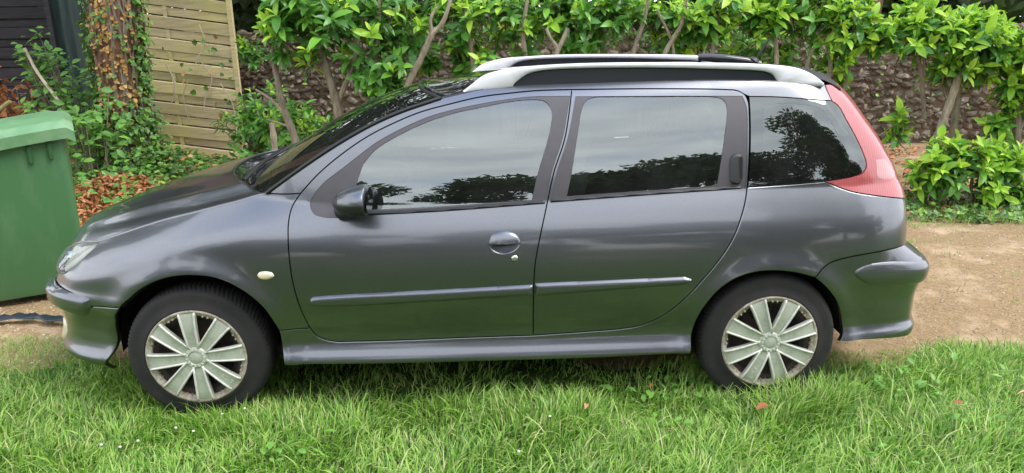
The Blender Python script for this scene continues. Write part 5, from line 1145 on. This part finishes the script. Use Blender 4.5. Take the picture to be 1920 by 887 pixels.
bd_=[(i,0) for i in range(22)]+[(21,j) for j in range(1,n_)]+[(i,n_-1) for i in range(20,-1,-1)]+[(0,j) for j in range(n_-2,0,-1)]
st=len(V)
for (i,j) in bd_: v=V[i*n_+j]; V.append((v[0],v[1],v[2]-.065))
q=len(bd_)
for a in range(q): i,j=bd_[a]; i2,j2=bd_[(a+1)%q]; F.append((i*n_+j,i2*n_+j2,st+(a+1)%q,st+a))
me=mesh('lid',V,F,True,None,35); lid=link('lid',me,BINL,binr)
b=MB(); b.tube([bw(lx,ly,1.107-.15*lx) for lx,ly in ((.62,.12),(.42,.12),(.36,.17),(.42,.23),(.62,.23))],.009,6); b.build('lid_handle',BINL,lid,True)
b=MB(); b.tube([bw(.78,.04,.90),bw(.78,.54,.90)],.018,10); b.build('grab_bar',BINM,binr,True)
for ly in(.03,.55):
    b=MB(); c_=bw(.64,ly,.10); V,F=lathe_y([(.0,-.02),(.08,-.022),(.095,-.015),(.10,0),(.095,.015),(.08,.022),(0,.02)],28); b.add([(c_[0]+BU[0]*x+BV[0]*yy,c_[1]+BU[1]*x+BV[1]*yy,z+.10) for x,yy,z in V],F); b.build('wheel',TYRE,binr,True)
# dark plastic sheet on the gravel
V=[];rg=np.random.default_rng(4)
for i in range(40):
    x=-2.1+.95*i/39; 
    for j in range(7): V.append((x,.40+.03*math.sin(i*.3)+(j-3)*.011*(1+.3*math.sin(i)),.004+.028*abs(math.sin(i*.9+j*1.3))*(1-abs(j-3)/3.2)+rg.random()*.006))
o=link('plastic_sheet',mesh('plastic_sheet',V,grid_faces(40,7),True),simple('dark_blue_plastic',(.02,.028,.035),.32)); tag(o,'crumpled strip of dark plastic lying on the gravel in front of the car','plastic sheet'); o.modifiers.new('s','SOLIDIFY').thickness=.004
# verge: weeds at the foot of the hedge
n=3600; x=rng.uniform(3.4,8.5,n); y=2.2+.18*np.sin(x*2)+np.abs(rng.normal(size=n))*.55; m=(rng.random(n)<.20); x[m]=rng.uniform(-2.1,3.4,m.sum()); zz=terr(x,y)+rng.random(n)*.05
joined('verge_weeds',IT,IF,frames(rng.normal(size=(n,3))*np.array([1,1,.5]),np.array([0,-.3,1])+.5*rng.normal(size=(n,3)))*rng.uniform(.03,.075,n)[:,None,None],np.stack([x,y,zz],1),LF_IVY,rng.random(n),None,False)
# grass
def blade(seg=3):
    V=[];F=[]
    for i in range(seg): t=i/seg; w=.5*(1-t**1.6*.75); V+=[(0,-w,t),(0,w,t)]
    V.append((0,0,1)); 
    for i in range(seg-1): a=i*2; F.append((a,a+1,a+3)); F.append((a,a+3,a+2))
    a=(seg-1)*2; F.append((a,a+1,a+2)); return np.array(V),np.array(F)
def grass(name,x,y,rng,h=(.035,.088),w=(.0042,.0090),straw=.05,lean=.8):
    n=len(x); B,F=blade(4)
    fld=np.sin(x*7+np.sin(y*9)*2)+np.sin(y*11+np.sin(x*6+2)*2); fld2=np.sin(x*2.3+1)*np.cos(y*3.1+x)
    ang=fld*1.2+rng.normal(size=n)*1.0+.4; L_=rng.uniform(*h,n)*(1+.28*np.sin(x*5.1+np.cos(y*8))*np.cos(y*6.3))*(1+.25*fld2); Wd=rng.uniform(*w,n); ben=np.abs(rng.normal(.65,.40,n))*lean
    t=B[:,2][None,:]; bw=B[:,1][None,:]; 
    hor=L_[:,None]*(np.sin(ben[:,None]*t*1.5)*t*.9); ver=L_[:,None]*t*np.cos(ben[:,None]*t*1.15)
    ca,sa=np.cos(ang)[:,None],np.sin(ang)[:,None]; ta=ang+rng.normal(size=n)*.6; wx,wy=-np.sin(ta)[:,None],np.cos(ta)[:,None]
    X=x[:,None]+ca*hor+wx*bw*Wd[:,None]; Y=y[:,None]+sa*hor+wy*bw*Wd[:,None]; Z=terr(x,y)[:,None]-.002+np.maximum(ver,.004)
    V=np.stack([X,Y,Z],-1).reshape(-1,3); k=len(B); FF=(F[None]+np.arange(n)[:,None,None]*k).reshape(-1,3)
    me=mesh(name,V,FF,True); tint=np.clip(rng.beta(2.2,2.2,n)*.80+.09*fld2+.05*fld*.5,0,.88); tint=np.where(rng.random(n)<straw,rng.uniform(.9,1,n),tint)
    a=me.attributes.new('tint','FLOAT','POINT'); a.data.foreach_set('value',np.repeat(tint,k).astype(np.float32))
    o=link(name,me,GRASSM2); o['kind']='stuff'; return o
# grass colour reads the tint alone
gm=GRASSM.copy(); GRASSM2=gm
for l_ in list(gm.node_tree.links):
    if l_.from_node.type=='OBJECT_INFO': gm.node_tree.links.remove(l_)
rng=np.random.default_rng(5)
n=185000; x=rng.uniform(-2.6,5.0,n); y=-1.95+rng.random(n)**.9*2.1
ok=(y<lawn_edge(x)-.0+rng.normal(size=n)*.05)&~((x<-.8)&(y>-.42)&(rng.random(n)<.72)); x,y=x[ok],y[ok]
ok=~((y>-.74)&(x>.3)&(x<2.15)&(rng.random(len(x))<.70)); x,y=x[ok],y[ok]  # blades thinned under the car so dark soil stands in for shade
dens=.62+.38*np.sin(x*3.1+np.sin(y*4)*1.5)*np.cos(y*5.2); ok=rng.random(len(x))<dens+.25; x,y=x[ok],y[ok]
grass('lawn_grass',x,y,rng)
n=15000; x=rng.uniform(-2.6,5.0,n); y=rng.uniform(-1.95,-.2,n); ok=(y<lawn_edge(x)-.05)&~((y>-.72)&(x>.2)&(x<2.2)); x,y=x[ok],y[ok]
grass('tall_grass',x,y,rng,(.085,.15),(.004,.008),.06,1.0)
n=5200; x=np.concatenate([rng.uniform(-.32,.42,1900),rng.uniform(2.15,2.8,1500),rng.uniform(.42,2.1,1800)]); y=np.concatenate([rng.uniform(-1.0,-.83,1900),rng.uniform(-.98,-.82,1500),rng.uniform(-.98,-.80,1800)]); clump_=rng.random(n)<.45+.5*np.sin(x*9)*np.sin(x*4+1)
grass('uncut_grass',x[clump_],y[clump_],rng,(.09,.15),(.004,.008),.05,.75)
n=5500; x=np.concatenate([rng.uniform(-2.6,-.7,n),rng.uniform(2.6,5,n)]); y=np.concatenate([rng.uniform(-.45,.18,n),rng.uniform(-.65,-.30,n)]); grass('edge_grass',x,y,rng,(.02,.06),(.002,.0045),.6,1.2)
n=900; cxs=rng.uniform(2.8,7,40); cys=rng.uniform(0,2.2,40); id_=rng.integers(0,40,n); grass('gravel_tufts',cxs[id_]+rng.normal(size=n)*.05,cys[id_]+rng.normal(size=n)*.025,rng,(.015,.04),(.002,.004),.3)
n=4200; x=rng.uniform(3.5,9,n); y=2.05+.25*np.sin(x*5)*rng.random(n)+.18*np.sin(x*2)+np.abs(rng.normal(size=n))*.5; grass('verge_grass',x,y,rng,(.03,.09),(.003,.006),.2)
# broad weeds in the lawn
n=260; cxs=np.concatenate([rng.uniform(1.5,3.6,26),rng.uniform(-.6,4,12)]); cys=np.concatenate([rng.uniform(-.85,-.5,26),rng.uniform(-1.35,-.8,12)]); id_=rng.integers(0,38,n)
x=cxs[id_]+rng.normal(size=n)*.09; y=cys[id_]+rng.normal(size=n)*.05; ang=rng.uniform(0,6.28,n); d=np.stack([np.cos(ang),np.sin(ang),rng.uniform(.1,.9,n)],1)
joined('broad_leaf_weeds',T2,F2,frames(d,np.array([0,0,1])+.2*rng.normal(size=(n,3)))*rng.uniform(.03,.055,n)[:,None,None],np.stack([x,y,.025+.04*rng.random(n)],1),LF_BR,rng.random(n)*.35+.3,None,True)
# fallen leaves on the lawn and clover heads: one object each
dm=mesh('fallen_leaf',DT,DF,True); dm.materials.append(LF_DEAD)
for x,y,s,a,lb in((2.32,-1.02,.095,.5,'orange brown dead leaf in the grass below the rear wheel'),(1.62,-.97,.06,1.2,'small rust leaf standing in the grass below the rear door'),(.30,-.86,.05,2.5,'small tan leaf in the grass right of the front wheel'),(3.15,-1.02,.06,.1,'faint brown leaf deep in the grass at the right'),(3.55,-.95,.07,2.9,'brown leaf at the right edge of the lawn'),(1.93,-.80,.06,1.4,'reddish dry leaf upright in the grass under the rear door')):
    o=bpy.data.objects.new('fallen_leaf',dm); COL.objects.link(o); o.location=(x,y,.085); o.rotation_euler=(.3,-.2,a); o.scale=(s,s,s); tag(o,lb,'leaf','dead leaves lying on the lawn')
CLB=['white clover head left of centre below the front wheel','white clover head just right of the pair below the front wheel','white clover head higher up right of the front wheel hub','highest white clover head right of the front tyre','lowest left white clover head near the lower left corner','white clover head in the lower left trio, top one','white clover head in the lower left trio, right one','white clover head at the bottom edge below the rear door','white clover head below the middle of the sill']
b=MB(); V,F=ell_shell((0,0,0),(.5,.5,.45),8,6); clm=mesh('clover_flower',V,F,True); clm.materials.append(simple('clover_white',(.75,.72,.66),.8)); 
for i,(px,py) in enumerate(((-.03,-1.02),(.05,-1.05),(.12,-.92),(.20,-.88),(-.27,-1.13),(-.14,-1.11),(-.19,-1.15),(1.33,-1.27),(1.47,-1.02))):
    o=bpy.data.objects.new('clover_flower',clm); COL.objects.link(o); o.location=(px,py,.085); o.scale=(.011,)*3; tag(o,CLB[i],'clover','white clover heads dotted in the lawn')
# ---------------------------------------------------------------- trees across the garden, behind the photographer
def big_tree(x,y,h,w,seed,label,low=.25,n=13000,name='garden_tree'):
    r=np.random.default_rng(seed); root=empty(name,(x,y,0),label,'tree','trees across the garden, mirrored in the car')
    b=MB(); b.tube([(x,y,-.1),(x+.1,y,h*.3),(x-.1,y+.1,h*.6),(x,y,h*.85)],[.28,.22,.14,.05],12)
    for q in range(7): a=r.uniform(0,6.28); z=h*r.uniform(.3,.7); b.tube([(x,y,z),(x+math.cos(a)*w*.4,y+math.sin(a)*w*.4,z+h*.1),(x+math.cos(a)*w*.75,y+math.sin(a)*w*.75,z+h*.15)],[.09,.06,.02],6)
    b.build('trunk',TRUNKM,root,True)
    bl=[]
    for q in range(16): a=r.uniform(0,6.28); t=r.random(); z=h*(low+(.95-low)*t); rr=w*math.sqrt(max(.05,1-((t-.35)/.75)**2))*.65; bl.append((x+math.cos(a)*rr,y+math.sin(a)*rr,z,w*.42,w*.42,h*.10))
    cloud_leaves('crown',bl,n,(.22,.50),LF_FAR,r,root)
for x,y,h,w,lb in ((-6.6,8.4,11.5,3.4,'unseen tall dark tree added behind the dark fence to darken the bonnet reflection'),(-10.5,5.5,11,3.0,'unseen tall dark tree added beyond the left edge to darken the bonnet reflection')):
    big_tree(x,y,h,w,int(80+x),lb,.22,5200)  # both trees stand out of view, added to darken what the bonnet mirrors
for i,(x,y,h,w,lb) in enumerate(((-15,-17,8,3.6,'leftmost rounded tree across the garden, mirrored in the bonnet'),(-8.5,-18,7.2,3.6,'rounded tree mirrored in the front wing'),(-2.5,-17,7.4,4,'rounded tree mirrored low in the front door window'),(3.2,-17,8.6,4,'rounded tree mirrored in the rear half of the front window'),(8.2,-17,10.4,4,'tall rounded tree mirrored in the rear door window'),(13.2,-13.5,14,4.6,'tallest tree, mirrored as a dark shape in the quarter window'),(19,-17,11,4.2,'rounded tree mirrored at the rear corner'),(27,-18,10,5,'rightmost rounded tree across the garden'))):
    big_tree(x,y,h,w,50+i,lb,.10)
